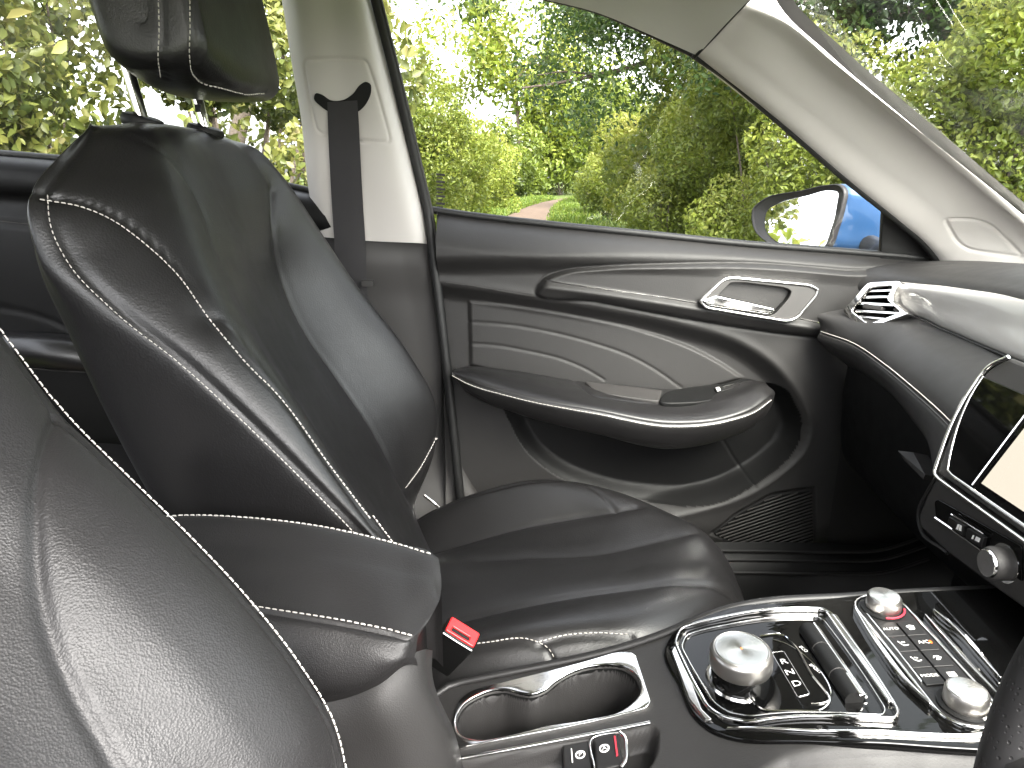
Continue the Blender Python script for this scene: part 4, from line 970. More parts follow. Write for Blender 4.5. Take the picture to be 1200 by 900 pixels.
# fine silver line round the gear legend
ll = cl_([(868, 800), (880, 824), (892, 836), (930, 838), (962, 837), (970, 830), (950, 795), (926, 757), (916, 749), (890, 750)])
tube('legend_line', cm(np.array([[*p, .0042] for p in resample(ll, 90)])), .0010, BRIGHT, con, 6)
ll = cl_([(905, 754), (916, 757), (962, 829), (950, 830)]); tube('legend_line', cm(np.array([[*p, .0040] for p in resample(ll, 40)])), .0006, CHROME, con, 6)
lg = cl_([(903, 769), (918, 767), (949, 818), (934, 822)]); o_ = np.array(roundpoly(lg, .002))
lgp = plate('gear_legend', o_, [inset(o_, .0006)], .003, .0041, .0002, cm, CHROME, con)
for ch, p in (('R', (918, 780)), ('N', (925, 792.5)), ('D', (933, 806))):
    c = onc(*p); text_obj('gear_letter', ch, .0088, c, cm, PRINT, lgp, 0, .0041, 1.15)
for p in ((941, 765), (955, 788)):
    c = onc(*p); text_obj('mode_letter', 'ECO' if p[0] < 950 else 'SPORT', .0042, c, cm, PRINT, gpnl, -math.pi/2+.2 if False else -1.2, .0038)
# gear knob
kc = onc(866, 800); K = V(kc[0], kc[1], zc(kc[0])[0]+.003); K0 = K.copy(); KN = V(-.05, -.04, 1)
kn = lathe('gear_selector', [(.024, 0), (.0245, .003), (.0232, .006), (.0232, .014), (.0225, .015)], K, KN, GLOSS, con, 56)
lathe('knob_collar', [(.027, .0), (.0275, .0012), (.0262, .003)], K, KN, CHROME, kn, 56)
lathe('knob_body', [(.0225, .0150), (.0246, .0155), (.0252, .0175), (.0250, .0275), (.0238, .0300), (.0222, .0312), (.0215, .0308)], K, KN, ALU, kn, 64, 50)
sp_o = lathe('knob_face', [(.0216, .0306), (.0206, .0316), (.019, .0318), (.001, .0318)], V(0, 0, 0), V(0, 0, 1), SPUN, None, 64)
sp_o.parent = kn; q = Vector(KN).to_track_quat('Z', 'Y'); sp_o.rotation_mode = 'QUATERNION'; sp_o.rotation_quaternion = q; sp_o.location = Vector(K-wloc(con))
lathe('knob_dot', [(.0009, .0316), (.0009, .0321), (.0002, .0321)], K, KN, ORANGE, kn, 12)
# storage cover grip (slanted roller)
r0 = np.array([*onc(945, 744), 0]); r1 = np.array([*onc(1000, 828), 0])
rl_ = cm(np.array([r0*(1-t)+r1*t+V(0, 0, .006) for t in np.linspace(0, 1, 20)]))
cv = tube('cover_grip', rl_, .0072, DEEP, con, 18)
off_ = V(.0062, .002, .006)
tube('grip_edge', rl_+V(.006, .001, .0050), .0015, BRIGHT, cv, 8); tube('grip_edge', rl_+V(.010, .002, .001), .0012, BRIGHT, cv, 8)
tube('grip_edge', rl_[14:]+V(.003, -.002, .0068), .0014, BRIGHT, cv, 8)
for t in (6, 13): lathe('grip_band', [(.0074, -.0003), (.0076, 0), (.0074, .0003)], rl_[t], rl_[t+1]-rl_[t], SHELF, cv, 18)
# climate strip
p_f = onc(1033, 722, .0); p_n = onc(1128, 836, .0)
A0 = np.array(p_f); B0 = np.array(p_n); dv = (A0-B0); L_ = np.linalg.norm(dv); dv /= L_; pv = np.array([dv[1], -dv[0]])   # dv: away from the driver, pv: +x
if pv[0] < 0: pv = -pv
cc_ = lambda a, b: tuple(B0+dv*a+pv*b)
def stad(r, r2=None, n=20, ww=None):
    out = []
    for k in range(n+1):
        a = -math.pi*.5-math.pi*k/n-math.pi*.0; out.append(cc_(r*math.cos(a+math.pi*.5-math.pi*.5)*1.0 if False else -r*math.sin(math.pi*k/n), r*math.cos(math.pi*k/n)))
    for k in range(n+1): out.append(cc_(L_+r*math.sin(math.pi*k/n), -r*math.cos(math.pi*k/n)))
    return out
s_out = np.array(stad(.0205)); pan = plate('climate_panel', s_out, [], .003, .0075, .001, cm, HARD, con, 40, .012)
s_o2 = np.array(stad(.0235)); plate('panel_rim', s_o2, [inset(s_o2, .0026)], .003, .0085, .0011, cm, BRIGHT, pan)
for k, (c0, r) in enumerate(((B0, .0148), (A0, .0143))):
    Kc = V(c0[0], c0[1], zc(c0[0])[0]+.0075); KN2 = V(-.03, -.02, 1)
    kb = lathe('climate_knob', [(.0185, 0), (.0185, .0012), (.0165, .0020), (r+.001, .0022)], Kc, KN2, DEEP, pan, 44)
    lathe('knob_skirt', [(r, .002), (r+.0004, .004), (r, .0125), (r-.0012, .0142)], Kc, KN2, ALU, pan, 44, 50)
    fo_ = lathe('knob_face', [(r-.0012, .0140), (r-.0020, .0147), (r-.003, .0148), (.0005, .0148)], V(0, 0, 0), V(0, 0, 1), SPUN, None, 44)
    fo_.parent = pan; fo_.rotation_mode = 'QUATERNION'; fo_.rotation_quaternion = Vector(KN2).to_track_quat('Z', 'Y'); fo_.location = Vector(Kc-wloc(con))
arc = [(A0[0]+.0172*math.cos(a), A0[1]+.0172*math.sin(a), .0098) for a in np.linspace(-1.9, -.3, 20)]; tube('temperature_arc', cm(np.array(arc)), .0009, REDRING, pan, 6)
arc = [(B0[0]+.0172*math.cos(a), B0[1]+.0172*math.sin(a), .0098) for a in np.linspace(-1.4, .5, 20)]; tube('fan_arc', cm(np.array(arc)), .0009, PRINT, pan, 6)
a0, a1b = .021, L_-.021; n_ = 4
for side in (0, 1):
    for k in range(n_):
        aa0 = a0+(a1b-a0)*k/n_+.0004; aa1 = a0+(a1b-a0)*(k+1)/n_-.0004
        b0, b1 = ((-.0165, -.0008), (.0008, .0165))[side]
        kb = plate('climate_key', roundpoly([cc_(aa0, b0), cc_(aa1, b0), cc_(aa1, b1), cc_(aa0, b1)], .0008), [], .007, .0092, .0005, cm, HARD, pan)
        c = cc_((aa0+aa1)/2, (b0+b1)/2); rot = math.atan2(pv[1], pv[0])
        sym = [['AUTO', 'seat', 'seat', 'MAX'], ['REAR', 'fan', 'A/C', 'scr']][side][n_-1-k] if False else [['MODE', 'seat', 'seat', 'AUTO'], ['rect', 'loop', 'AC', 'fan']][side][k]
        hh_ = .0096
        if sym in ('MODE', 'AUTO', 'AC'):
            text_obj('key_symbol', 'A/C' if sym == 'AC' else sym, .0048 if sym != 'AC' else .0058, c, cm, PRINT, pan, rot, hh_)
        else:
            def L(p): return np.array([c[0]+pv[0]*p[0]+dv[0]*p[1], c[1]+pv[1]*p[0]+dv[1]*p[1], .0095])
            sh = {'seat': [[(-.003, .003), (-.0015, -.001), (.0005, -.0025), (.0035, -.002)], [(-.0005, .002), (.002, .001)]], 'rect': [[(-.003, -.002), (-.003, .002), (.003, .002), (.003, -.002), (-.003, -.002)], [(0, -.002), (0, .002)], [(-.003, 0), (.003, 0)]],
                  'loop': [[(-.003, 0), (-.002, .002), (.001, .002), (.003, 0), (.001, -.002), (-.002, -.002)], [(-.001, 0), (.0015, 0)]], 'fan': [[(-.003, .002), (0, .003), (.003, .002), (.002, -.002), (-.002, -.002), (-.003, .002)], [(-.001, -.001), (0, .002)], [(.001, -.001), (.001, .002)]]}[sym]
            pb = Parts()
            for s in sh: pb.add(*tube_vf(cm(np.array([L(p) for p in s])), .0004, 5))
            pb.build('key_symbol', PRINT, pan)
        if sym == 'AC':
            c3 = cc_((aa0+aa1)/2, b1-.0022); plate('tell_tale', [(c3[0]+.0012*math.cos(a), c3[1]+.002*math.sin(a)) for a in np.linspace(0, 6.28, 10, endpoint=False)], [], .009, .0096, .0001, cm, ORANGE, pan)
# chrome blades beside the strip
def blade(l, w0, h, mat=BRIGHT, n=30):
    c = np.array(resample(cl_(l), n)); t = np.gradient(c, axis=0); nn_ = np.stack([-t[:, 1], t[:, 0]], 1); nn_ /= np.linalg.norm(nn_, axis=1)[:, None]
    wv = w0*np.sin(np.linspace(.12, math.pi-.12, n))[:, None]**.6
    return plate('chrome_blade', list(c+nn_*wv)+list((c-nn_*wv)[::-1]), [], .003, .003+h, .0009, cm, mat, con)
blade([(1000, 722), (1030, 768), (1060, 808), (1088, 836)], .0022, .007, CHROME); blade([(1008, 720), (1024, 740), (1050, 772), (1078, 810)], .0010, .006)
blade([(1082, 730), (1105, 755), (1135, 790), (1168, 826)], .0018, .007, CHROME); blade([(1092, 724), (1118, 745), (1145, 775), (1170, 806)], .0020, .007, BRIGHT)
blade([(850, 861), (950, 864), (1050, 866), (1160, 870)], .0012, .004, BRIGHT)

# armrest on the console
lidc = []
f0 = PL([(120, 612, .105), (205, 604, .105), (300, 607, .105), (400, 621, .102), (470, 638, .098), (506, 648, .092), (514, 655, .085)])
f1 = PL([(120, 640, .06), (205, 640, .06), (300, 645, .06), (400, 657, .058), (470, 672, .055), (510, 682, .052), (517, 690, .050)])
f2 = PL([(120, 690, .012), (205, 690, .012), (300, 702, .01), (400, 720, .005), (455, 730, .0), (490, 735, .002), (503, 726, .012)])
f3 = PL([(120, 700, .0), (205, 702, .0), (300, 715, .0), (400, 731, -.006), (455, 742, -.010), (484, 749, -.011), (492, 745, -.002)])
f4 = PL([(120, 720, -.006), (205, 722, -.006), (300, 735, -.008), (400, 750, -.014), (455, 758, -.017), (478, 762, -.015), (488, 762, -.004)])
f5 = PL([(120, 780, -.022), (205, 790, -.022), (300, 800, -.022), (390, 806, -.026), (440, 795, -.024), (472, 776, -.018), (488, 772, -.004)])
f6 = PL([(120, 810, -.018), (205, 815, -.018), (300, 822, -.016), (390, 822, -.018), (445, 802, -.016), (475, 780, -.012), (490, 780, 0)])
fb = offs(f0, 0, .008, -.02); fb2 = offs(f0, 0, .008, -.12)
S = Surface(loft([fb2, fb, f0, f1, f2, f3, f4, f5, f6], 170, 150), flip=None)
m1 = S.seam([(170, 607), (205, 604), (300, 607), (400, 621), (470, 638), (508, 649)], .0015, .003, 0, split=False)
m2 = S.seam([(280, 712), (330, 720), (400, 731), (455, 742), (486, 750)], .003, .003, .0015, .012)
al = S.build('armrest_lid', 'armrest_panel', LEATHER2, con)
S.stitch(m1, (0, -1, -1), .002, al, THREAD); S.stitch(m2, (0, 0, 1), .003, al, THREAD)
# trunk of the console beneath the armrest
tk = PL([(60, 830, -.03), (300, 824, -.02), (400, 822, -.018), (450, 803, -.016), (490, 785, .0), (506, 783, .03)])
S = Surface(loft([offs(tk, 0, .01, .01), tk, offs(tk, .02, -.012, -.06), offs(tk, .03, -.015, -.2), offs(tk, .03, -.015, -.4)], 60, 60), flip=None)
S.build('console_trunk', 'console_trunk', SOFT, con)
v, f = box_vf(V(-.22, .05, .45), (.14, .045, .18)); mesh('console_core', v, f, DEEP, con, False)

# ------------------------------------------------------------------ seat belt buckle
bu = thing('seat_belt_buckle', P(525, 800, .135), 'black seat belt buckle with red release button beside the seat cushion', 'buckle')
bx = P(536, 748, .135); B1 = V(.42, -.40, .82); B1 /= np.linalg.norm(B1)          # long axis, up
A1 = V(.80, -.12, -.55); A1 = A1-B1*(A1@B1); A1 /= np.linalg.norm(A1); N1 = np.cross(A1, B1); 
if N1@(CAM-bx) < 0: N1 = -N1
R3 = np.stack([A1, B1, N1], 1)
def bmap(v): return bx+v@R3.T
plate('buckle_body', roundpoly([(-.0165, -.055), (.0165, -.055), (.0185, .012), (-.0185, .012)], .004), [], -.010, .010, .003, bmap, DEEP, bu)
tp = lambda v: bx+np.stack([v[:, 0], v[:, 2]+.012, v[:, 1]], 1)@R3.T
plate('red_button', roundpoly([(-.0165, -.0085), (.0165, -.0085), (.0165, .0085), (-.0165, .0085)], .002), [roundpoly([(-.011, .001), (.009, .001), (.009, .0055), (-.011, .0055)], .001)], 0, .003, .001, tp, RED, bu)
plate('latch_slot', roundpoly([(-.0112, .0008), (.0092, .0008), (.0092, .0058), (-.0112, .0058)], .001), [], -.001, .0012, .0002, tp, DEEP, bu)
tube('button_edge', bmap(np.array([[-.0165, .0105, .0103], [0, .0105, .0106], [.0165, .0105, .0103]])), .0009, CHROME, bu, 6)

# ------------------------------------------------------------------ steering wheel rim at the right edge
sw_l = P(1232, 800, -.20); upv = V(.22, 0, .975); Rw = .18; cw = sw_l+V(0, -Rw, 0)
stw = thing('steering_wheel', cw, 'black perforated leather steering wheel rim cut off by the right edge', 'steering wheel')
a = np.linspace(0, 2*math.pi, 160, endpoint=False); nw = np.cross(V(0, 1, 0), upv)
vv = []
for t in a:
    rad = math.cos(t)*V(0, 1, 0)+math.sin(t)*upv
    for q in np.linspace(0, 2*math.pi, 24, endpoint=False): vv.append(cw+rad*(Rw+.0155*math.cos(q))+nw*.0175*math.sin(q))
m, n, b, out = mat_new('perforated leather'); b.inputs['Base Color'].default_value = (.02, .019, .019, 1); b.inputs['Roughness'].default_value = .5
tc = N_(n, 'ShaderNodeTexCoord'); vo = N_(n, 'ShaderNodeTexVoronoi', Scale=330.0); vo.inputs['Randomness'].default_value = .15; n.links.new(tc.outputs['Object'], vo.inputs['Vector'])
mr = N_(n, 'ShaderNodeMapRange'); mr.inputs['From Min'].default_value = .16; mr.inputs['From Max'].default_value = .28; n.links.new(vo.outputs['Distance'], mr.inputs[0])
bp = N_(n, 'ShaderNodeBump', Strength=.6, Distance=.0006); n.links.new(mr.outputs[0], bp.inputs['Height']); n.links.new(bp.outputs[0], b.inputs['Normal'])
mesh('wheel_rim', np.array(vv), gridf(160, 24, closed_u=True, closed_v=True)[:, ::-1], m, stw)
for t in (0.0, math.pi, -math.pi/2):
    rad = math.cos(t-.25)*V(0, 1, 0)+math.sin(t-.25)*upv
    v, f = tube_vf([cw+rad*.03-nw*.03, cw+rad*.10-nw*.015, cw+rad*(Rw-.004)], [.02, .016, .014], 12); mesh('wheel_spoke', v, f, HARD, stw)
lathe('wheel_hub', [(.065, -.02), (.07, 0), (.05, .02), (.01, .026)], cw-nw*.03, nw if nw[0] < 0 else -nw, HARD, stw, 40)

# ------------------------------------------------------------------ footwell, sill
sill = Surface(loft([[V(.10, .72, .33), V(.5, .72, .33), V(.72, .72, .33), V(.85, .72, .35)], [V(.10, .69, .31), V(.5, .69, .31), V(.70, .69, .31), V(.83, .69, .33)], [V(.10, .66, .25), V(.5, .66, .25), V(.68, .66, .25), V(.80, .66, .28)], [V(.10, .655, .12), V(.5, .655, .12), V(.66, .655, .12), V(.8, .655, .12)]], 40, 60), flip=None)
so_ = sill.build('door_sill', 'door_sill', DEEP, None); tag(so_, kind='structure')
for k, (dy_, dz_) in enumerate(((0, 0), (-.012, -.012), (-.026, -.03))):
    tube('sill_rib', [V(.12, .70+dy_, .324+dz_), V(.45, .70+dy_, .322+dz_), V(.60, .697+dy_, .322+dz_), V(.68, .690+dy_, .330+dz_), V(.75, .685+dy_, .36+dz_)], .0032, HARD, so_, 6, 40)
fm = Plane(V(.6, .42, .15), (1, 0, 0), (0, 1, 0)); 
G = np.array([[V(x, y, .135+.10*smooth(.55, .95, x)-.03*math.exp(-((y-.42)/.18)**2)+.006) for y in np.linspace(.2, .63, 30)] for x in np.linspace(.3, .93, 40)])
tag(mesh('floor_mat', G.reshape(-1, 3), gridf(40, 30)[:, ::-1], CARPET), 'charcoal carpet mat in the passenger footwell', 'floor mat')
v = np.array([V(.95, -.8, .1), V(.95, .78, .1), V(.98, .78, .85), V(.98, -.8, .85)]); tag(mesh('bulkhead', v, [[0, 1, 2, 3]], DEEP, None, False), kind='structure')
v = np.array([V(.72, .755, .2), V(1.0, .74, .2), V(1.0, .74, .85), V(.72, .755, .85)]); tag(mesh('kick_panel', v, [[0, 1, 2, 3]], DEEP, None, False), kind='structure')

# the driver's-side rear quarter and tail of the cabin, out of view, added to darken the inside
def sheet(name, p, mat):
    G = loft(p, 16, 16); return tag(mesh(name, G.reshape(-1, 3), gridf(16, 16), mat), kind='structure')
sheet('unseen_cabin_side', [[V(-1.35, -.76, .92), V(-.8, -.78, .91), V(-.32, -.78, .89)], [V(-1.35, -.74, .6), V(-.8, -.755, .6), V(-.32, -.76, .6)], [V(-1.35, -.76, .1), V(-.8, -.78, .1), V(-.32, -.78, .1)]], HARD)
sheet('unseen_cabin_side', [[V(-.32, -.78, .89), V(.2, -.78, .875), V(.8, -.78, .85)], [V(-.32, -.735, .8), V(.2, -.735, .78), V(.8, -.735, .76)], [V(-.32, -.76, .6), V(.2, -.76, .6), V(.8, -.76, .6)], [V(-.32, -.78, .1), V(.2, -.78, .1), V(.8, -.78, .1)]], SOFT)  # driver's door, out of view, added to block low light and deepen contrast
sheet('unseen_cabin_tail', [[V(-1.40, -.78, 1.0), V(-1.42, 0, 1.02), V(-1.40, .78, 1.0)], [V(-1.36, -.78, .6), V(-1.36, 0, .6), V(-1.36, .78, .6)], [V(-1.36, -.78, .1), V(-1.36, 0, .1), V(-1.36, .78, .1)]], HARD)
sheet('unseen_cabin_quarter', [[V(-1.45, -.64, 1.25), V(-1.30, -.65, 1.25), V(-1.22, -.66, 1.25)], [V(-1.45, -.78, .92), V(-1.2, -.78, .92), V(-1.08, -.78, .92)]], BEIGE)
# ------------------------------------------------------------------ the lane outside: ground, path, verge, hedges, trees
GZ = -.27
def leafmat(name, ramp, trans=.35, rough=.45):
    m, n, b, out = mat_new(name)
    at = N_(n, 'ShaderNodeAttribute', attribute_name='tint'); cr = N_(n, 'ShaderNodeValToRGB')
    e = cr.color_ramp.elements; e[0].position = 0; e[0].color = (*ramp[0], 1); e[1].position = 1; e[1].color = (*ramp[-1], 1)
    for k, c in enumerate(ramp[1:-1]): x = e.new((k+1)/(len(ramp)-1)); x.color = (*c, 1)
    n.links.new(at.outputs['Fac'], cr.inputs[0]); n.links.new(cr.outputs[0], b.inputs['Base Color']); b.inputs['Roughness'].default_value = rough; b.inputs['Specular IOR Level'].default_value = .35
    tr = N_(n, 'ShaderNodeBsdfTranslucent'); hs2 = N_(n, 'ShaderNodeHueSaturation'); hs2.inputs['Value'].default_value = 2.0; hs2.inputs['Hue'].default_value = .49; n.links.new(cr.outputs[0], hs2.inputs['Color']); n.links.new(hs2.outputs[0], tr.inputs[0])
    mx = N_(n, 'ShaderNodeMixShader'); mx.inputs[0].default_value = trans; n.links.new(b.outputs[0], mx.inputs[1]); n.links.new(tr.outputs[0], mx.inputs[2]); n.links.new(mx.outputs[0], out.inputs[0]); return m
LF_HEDGE = leafmat('hedge leaves', [(.038, .055, .009), (.085, .118, .016), (.138, .168, .026), (.18, .19, .042)])
LF_PALE = leafmat('bright bush leaves', [(.06, .09, .012), (.12, .16, .02), (.17, .20, .03), (.20, .20, .045)])
LF_DARK = leafmat('dark tree leaves', [(.012, .028, .008), (.03, .06, .014), (.06, .09, .018)])
LF_BRAM = leafmat('bramble leaves', [(.03, .044, .010), (.078, .095, .020), (.135, .14, .035), (.21, .185, .08)])
LF_GRASS = leafmat('verge grass', [(.05, .09, .01), (.10, .16, .018), (.17, .20, .04)])
LF_DRY = leafmat('dry stems', [(.10, .07, .03), (.16, .12, .06)])
BARK = M('bark', (.07, .055, .042), .9, bump=1, bscale=60, var=.4, vscale=20, bdist=.01)
def leaves(name, c, size, mat, parent, nrm=None, tint=None, aspect=.5, fold=.25, kind=None, droop=0):
    """one mesh of folded pointed leaves, 6 corners each"""
    n = len(c); c = np.asarray(c, float); size = np.broadcast_to(size, (n,))
    d = rng.normal(size=(n, 3)); d[:, 2] -= droop; d /= np.linalg.norm(d, axis=1)[:, None]
    nn = rng.normal(size=(n, 3))*.7+(nrm if nrm is not None else np.array([0, 0, .8]))
    nn -= d*(nn*d).sum(1)[:, None]; nn /= np.linalg.norm(nn, axis=1)[:, None]; b = np.cross(d, nn)
    s = size[:, None]
    v = np.stack([c-d*s*.5, c-d*s*.12+b*s*aspect*.5+nn*s*fold*.3, c+d*s*.2+b*s*aspect*.42+nn*s*fold*.25, c+d*s*.55-nn*s*.08, c+d*s*.2-b*s*aspect*.42+nn*s*fold*.25, c-d*s*.12-b*s*aspect*.5+nn*s*fold*.3], 1)
    base = (np.arange(n)*6)[:, None]
    f = np.concatenate([base+np.array([[0, 1, 2, 3]]), base+np.array([[0, 3, 4, 5]])], 1).reshape(-1, 4)
    o = mesh(name, v.reshape(-1, 3), f.astype(np.int32), mat, parent, False)
    if tint is None: tint = rng.random(n)
    at = o.data.attributes.new('tint', 'FLOAT', 'POINT'); at.data.foreach_set('value', np.repeat(np.clip(tint, 0, 1), 6).astype(np.float32))
    if kind: o['kind'] = kind
    return o
def lobes(center, r, h, k, n):
    """points near the skins of k overlapping lobes making one uneven bush"""
    cs = np.stack([rng.uniform(-.65, .65, k)*r[0], rng.uniform(-.65, .65, k)*r[1], rng.uniform(.1, .85, k)*h], 1); rs = rng.uniform(.28, .55, k)*min(max(r[0], r[1]), h*.8)
    w_ = rs**2; idx = rng.choice(k, n, p=w_/w_.sum()); d = rng.normal(size=(n, 3)); d /= np.linalg.norm(d, axis=1)[:, None]
    rad = rs[idx]*(1-.35*rng.random(n)**2.2)*(1+.12*np.sin(d[:, 0]*7+idx)*np.cos(d[:, 2]*6+idx*2)); p = cs[idx]+d*rad[:, None]; p[:, 2] = np.abs(p[:, 2])
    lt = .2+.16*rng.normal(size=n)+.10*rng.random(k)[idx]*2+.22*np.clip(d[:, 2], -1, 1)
    return p+np.array(center), d, lt, cs+np.array(center)
def shrub(name, x, y, r, h, n, size, mat, label, cat='shrub', group=None, k=9, aspect=.5, cull=True, tint=0):
    t = thing(name, V(x, y, GZ), label, cat, group)
    p, d, lt, cs = lobes((x, y, GZ), r, h, k, int(n*1.8) if cull else n)
    if cull:                         # the side turned away from the lane carries fewer leaves
        keep = ((CAM-p)*d).sum(1)/np.linalg.norm(CAM-p, axis=1) > -.25; keep |= rng.random(len(p)) < .25; p, d, lt = p[keep], d[keep], lt[keep]
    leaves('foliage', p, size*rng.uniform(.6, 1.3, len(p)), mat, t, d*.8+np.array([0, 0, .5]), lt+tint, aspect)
    pb = Parts()
    for c in cs: pb.add(*tube_vf(resample([V(x+rng.normal()*.1, y+rng.normal()*.1, GZ-.05), (c+V(x, y, GZ))/2+rng.normal(size=3)*.08, c], 6), np.linspace(.02, .006, 6), 5, False))
    pb.build('stems', BARK, t)
    return t
# ground sheet and path
nx, ny = 140, 160
gx = np.sinh(np.linspace(-4.2, 4.2, nx))*3.0; gy = np.concatenate([-np.sinh(np.linspace(3.9, .2, 60))*2.6, np.sinh(np.linspace(0, 4.4, 100))*2.6])
Gx, Gy = np.meshgrid(gx, gy, indexing='ij'); Gz_ = GZ+.03*np.sin(Gx*1.3)*np.cos(Gy*.9)-.02
soil = M('lane verge earth and grass', (.07, .095, .025), .95, bump=.8, bscale=25, var=.5, vscale=3, spec=.1, bdist=.03)
tag(mesh('ground', np.stack([Gx, Gy, Gz_], -1).reshape(-1, 3), gridf(nx, 160)[:, ::1], soil), kind='structure')
pc = np.array([(-1.2, -6), (-.7, 0), (-.35, 6), (-.05, 12), (.33, 18), (.85, 23.5), (1.7, 29), (3.0, 34)]); pw = [.9, .9, .85, .75, .68, .6, .5, .46]
pr = resample(pc, 80); pwr = np.interp(np.linspace(0, 1, 80), np.linspace(0, 1, 8), pw); tt = np.gradient(pr, axis=0); nn_ = np.stack([tt[:, 1], -tt[:, 0]], 1); nn_ /= np.linalg.norm(nn_, axis=1)[:, None]
Gp = np.stack([np.concatenate([pr+nn_*pwr[:, None]*s*(1+.04*np.sin(np.arange(80)*1.7+s*3)[:, None]), np.full((80, 1), GZ+.035-.012*abs(s))], 1) for s in np.linspace(-1, 1, 9)], 0)
pathm = M('trodden gravel path', (.105, .078, .06), .95, bump=.6, bscale=40, var=.25, vscale=5, spec=.1, bdist=.01)
tag(mesh('path', Gp.reshape(-1, 3), gridf(9, 80)[:, ::1], pathm), kind='structure')
# verge grass
n = 26000; u_ = rng.random(n)*.75+.2; i_ = (u_*79).astype(int); side = np.where(rng.random(n) < .5, -1, 1); dist = pwr[i_]+.02+np.abs(rng.normal(size=n))*.55
gp_ = pr[i_]+nn_[i_]*(side*dist)[:, None]+rng.normal(size=(n, 2))*.06
pz = np.concatenate([gp_, np.full((n, 1), GZ+.05)], 1); pz[:, 2] += rng.random(n)*.12
tag(leaves('verge_grass', pz, rng.uniform(.10, .26, n), LF_GRASS, None, np.array([0, -.6, .3]), rng.random(n), .14, .1, None, -1.6), 'short bright grass along both edges of the path', 'grass', kind='stuff')

# right-hand hedge, from beside the car to the far bend
H = [('hedge_shrub', 4.5, 3.9, (1.3, .9), 3.3, 20000, .050, 'leafy green hedge shrub seen through the windscreen at far right', .0),
     ('hedge_shrub', 3.2, 4.7, (1.0, .9), 2.5, 22000, .047, 'tall hedge shrub directly behind the blue door mirror', .04),
     ('hedge_shrub', 2.75, 6.1, (.95, 1.1), 2.6, 22000, .050, 'dense leafy hedge shrub just left of the door mirror', .0),
     ('hedge_shrub', 2.75, 7.9, (.95, 1.1), 3.3, 20000, .055, 'hedge shrub in front of the tall tree, under the pillar joint', .05),
     ('hedge_shrub', 2.75, 9.9, (.95, 1.2), 3.3, 18000, .062, 'middle hedge shrub below the bare branch', .0),
     ('hedge_shrub', 2.2, 9.2, (.55, .9), 1.35, 9000, .050, 'low scrubby shrub at the foot of the right-hand hedge', .07),
     ('hedge_shrub', 2.75, 12.4, (.95, 1.4), 2.7, 15000, .075, 'hedge shrub beyond the bare branch on the right of the path', .03),
     ('hedge_shrub', 2.9, 15.6, (.95, 1.5), 2.4, 13000, .085, 'smaller pale hedge shrub near the far end of the path', .1),
     ('hedge_shrub', 3.0, 19.0, (.95, 1.6), 2.6, 11000, .10, 'hedge shrub beside the narrow end of the path', .05),
     ('hedge_shrub', 3.6, 24.5, (1.1, 2.0), 4.0, 9000, .14, 'dark hedge shrub where the path bends away', -.22),
     ('hedge_shrub', 6.4, 4.2, (1.5, 1.2), 4.3, 18000, .060, 'tallest hedge shrub behind the top of the windscreen', -.05)]
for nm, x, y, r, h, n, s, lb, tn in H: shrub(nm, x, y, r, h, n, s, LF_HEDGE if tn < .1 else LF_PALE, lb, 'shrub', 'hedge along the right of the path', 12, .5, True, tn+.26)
# left of the path
for x, y, r, h, n, s, lb, mt, tn in ((-1.75, 11.5, (1.1, 1.2), 2.6, 16000, .065, 'broad green bush just right of the centre pillar', LF_HEDGE, .2), (-1.25, 16.5, (.9, 1.5), 2.7, 11000, .09, 'bright yellow-green bush left of the path', LF_PALE, .2),
        (-1.1, 22.5, (1.0, 1.8), 2.7, 8000, .10, 'sunny lime-coloured bush nearest the bend of the path', LF_PALE, .3), (-.2, 34, (1.6, 2), 4.2, 5000, .22, 'hazy bush closing the view at the end of the path', LF_HEDGE, .0), (4.2, 41, (3.0, 2), 5.5, 5000, .26, 'far shrub filling the gap past the bend', LF_HEDGE, .05), (2.6, 39, (2.6, 2), 6.5, 5000, .28, 'distant rounded shrub above the end of the path', LF_PALE, .05)):
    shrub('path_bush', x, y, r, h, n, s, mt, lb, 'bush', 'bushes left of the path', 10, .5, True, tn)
# brambles close behind the rear window
for k, (x, y, r, h, n, s, lb, tn) in enumerate(((-2.95, 2.55, (.85, .7), 2.9, 12000, .056, 'large bramble bush filling the rear window at far left', .15), (-2.0, 2.75, (.75, .7), 2.6, 12000, .052, 'bramble bush behind the headrest posts', .1), (-1.35, 3.3, (.6, .6), 2.2, 9000, .042, 'fine-leaved bramble bush between headrest and pillar', .05), (-4.3, 3.0, (1.0, .8), 3.2, 5000, .08, 'bramble bush at the edge of the rear window', .1))):
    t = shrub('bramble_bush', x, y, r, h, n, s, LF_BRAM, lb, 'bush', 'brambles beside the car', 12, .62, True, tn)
    if k < 2:                         # the largest leaves, one by one
        me = None
        for q in range(140):
            d = rng.normal(size=3); d[1] = -abs(d[1]); d /= np.linalg.norm(d); p = V(x, y, GZ+h*.5)+d*V(r[0]*.98, r[1]*1.05, h*.5)
            if me is None:
                o = leaves('leaf', [V(0, 0, 0)], np.array([.075]), LF_BRAM, t, np.array([0, -.4, .8]), np.array([.6]), .72, .25); o.data.transform(__import__('mathutils').Matrix.Translation(wloc(t))); me = [o.data]
                for w2 in range(5):
                    o2 = leaves('leaf', [V(0, 0, 0)], np.array([.055+.007*w2]), LF_BRAM, t, np.array([0, -.5, .6]), np.array([.35+.12*w2]), .68, .25); o2.data.transform(__import__('mathutils').Matrix.Translation(wloc(t))); me.append(o2.data); o2.location = Vector(p-wloc(t)+rng.normal(size=3)*.1)
            else:
                o = bpy.data.objects.new('leaf', me[q % 6]); C.objects.link(o); o.parent = t
            o.location = Vector(p-wloc(t)); o.rotation_euler = (rng.normal()*.5, rng.normal()*.5, rng.uniform(0, 6.28))
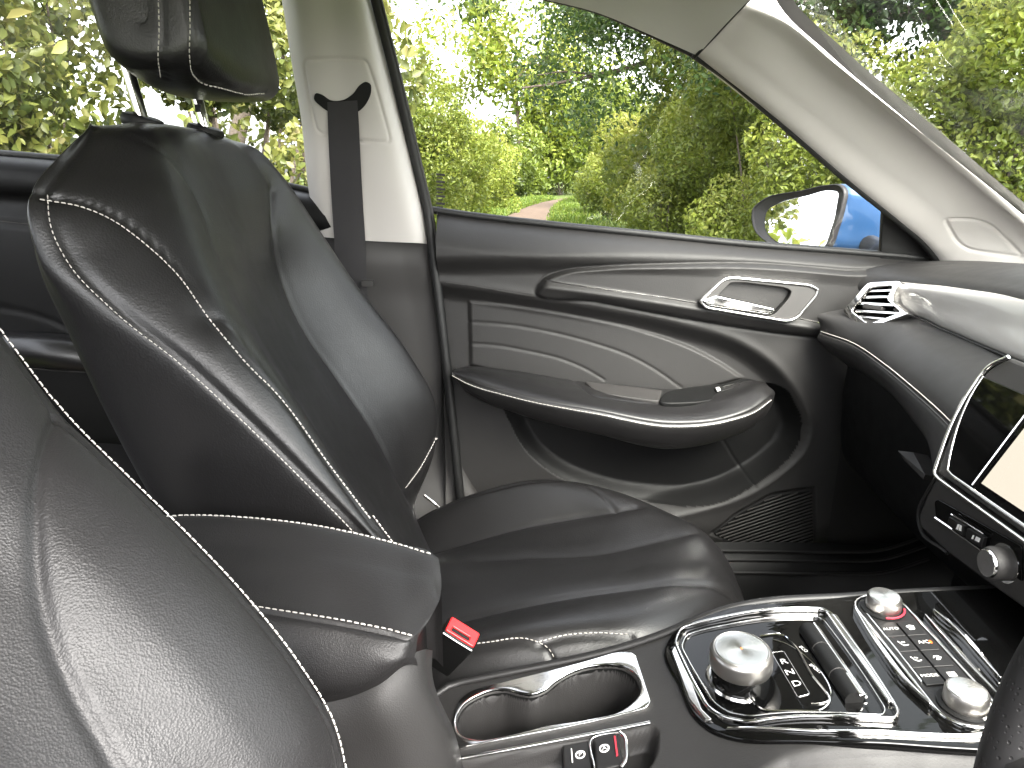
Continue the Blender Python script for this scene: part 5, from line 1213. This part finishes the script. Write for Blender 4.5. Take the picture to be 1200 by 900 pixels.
for x, y, h, lb in ((-5.6, 4.6, 4.6, 'tall shrub behind the brambles at far left'), (-3.6, 4.9, 4.4, 'tall shrub behind the brambles above the headrest'), (-2.1, 5.2, 3.4, 'shrub behind the brambles beside the centre pillar')):
    shrub('tall_shrub', x, y, (1.3, .8), h, 7000, .085, LF_BRAM, lb, 'shrub', 'shrubs behind the brambles', 12, .55, True, .12)
# trees
def tree(name, x, y, hgt, crown, n, size, mat, label, group, limbs=7, tint=0):
    t = thing(name, V(x, y, GZ), label, 'tree', group)
    pb = Parts(); topp = V(crown[0], crown[1], crown[2]); R_ = np.array(crown[3:6]); tips = []
    pb.add(*tube_vf(resample([V(x, y, GZ-.1), V(x+.05, y, GZ+hgt*.4), V((x+topp[0])/2, (y+topp[1])/2, hgt*.8), topp], 14), np.linspace(.16, .04, 14), 9))
    for k in range(limbs):
        s_ = V((x+topp[0])/2, (y+topp[1])/2, hgt*.8)*(1-k/limbs*.6)+topp*(k/limbs*.6); e = topp+rng.normal(size=3)*R_*.55; m_ = (s_+e)/2+V(0, 0, .2)
        q = resample([s_, m_, e], 8); tips += [q[4], q[6], q[7]]; pb.add(*tube_vf(q, np.linspace(.05, .01, 8), 6))
    pb.build('trunk', BARK, t)
    tips = np.array(tips); tips = np.concatenate([tips, topp+rng.normal(size=(limbs*5, 3))*R_*.55]); i = rng.integers(0, len(tips), n); dd = rng.normal(size=(n, 3))
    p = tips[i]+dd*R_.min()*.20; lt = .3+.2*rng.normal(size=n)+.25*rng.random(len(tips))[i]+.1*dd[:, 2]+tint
    leaves('crown', p, size*rng.uniform(.6, 1.3, n), mat, t, np.array([0, -.2, .8]), lt, .5)
tree('overhanging_tree', 4.6, 12.5, 3.2, (1.7, 11.2, 3.7, 2.3, 1.6, 1.5), 26000, .085, LF_DARK, 'dark leafy tree arching over the path at the window top', 'trees over the lane', 9, .2)
tree('overhanging_tree', 5.6, 8.5, 3.4, (4.0, 8.2, 4.2, 2.2, 1.6, 1.3), 24000, .08, LF_DARK, 'tree hanging over the hedge where the pillar meets the roof', 'trees over the lane', 8, .25)
tree('overhanging_tree', -3.8, 9.5, 3.4, (-2.1, 9.0, 4.1, 1.3, 1.0, .9), 3500, .085, LF_HEDGE, 'sparse tree with sprays hanging beside the centre pillar', 'trees over the lane', 6, .2)
tree('overhanging_tree', 7.6, 5.2, 3.8, (6.2, 5.0, 4.6, 2.4, 1.5, 1.2), 7000, .10, LF_DARK, 'dark tree above the windscreen at the top right corner', 'trees over the lane', 8, .1)
tree('overhanging_tree', 5.2, 7.2, 2.6, (3.7, 6.4, 2.75, 1.7, .9, .8), 22000, .07, LF_DARK, 'dark bough filling the upper windscreen behind the hedge', 'trees over the lane', 9, .15)
tree('distant_tree', .3, 38, 5.5, (.2, 38, 6.5, 4.5, 2.5, 3.2), 8000, .30, LF_PALE, 'pale hazy tree beyond the end of the path', 'trees over the lane', 9, .1)
# long branch reaching over the path
br = thing('bare_branch', V(3.4, 11.5, 2.2), 'thin dark branch reaching across the window above the path', 'branch')
e = [P(790, 62, 11.5), P(735, 80, 11.2), P(690, 90, 10.9), P(650, 98, 10.6), P(612, 103, 10.4)]
tube('limb', e, np.linspace(.055, .012, 24), BARK, br, 7, 24)
tube('twig', [P(700, 88, 10.9), P(660, 84, 10.7), P(630, 88, 10.5)], np.linspace(.02, .006, 12), BARK, br, 6, 12)
# hedge behind the car, met only in the door mirror
for k, (x, y) in enumerate(((-7.5, 3.2), (-10.5, 1.2))):
    shrub('hedge_shrub', x, y, (1.6, 1.2), 2.3, 4000, .14, LF_HEDGE, ('hedge shrub reflected at the left of the door mirror', 'low hedge shrub reflected along the bottom of the door mirror')[k], 'shrub', 'hedge behind the car', 10, .5, False, .2)
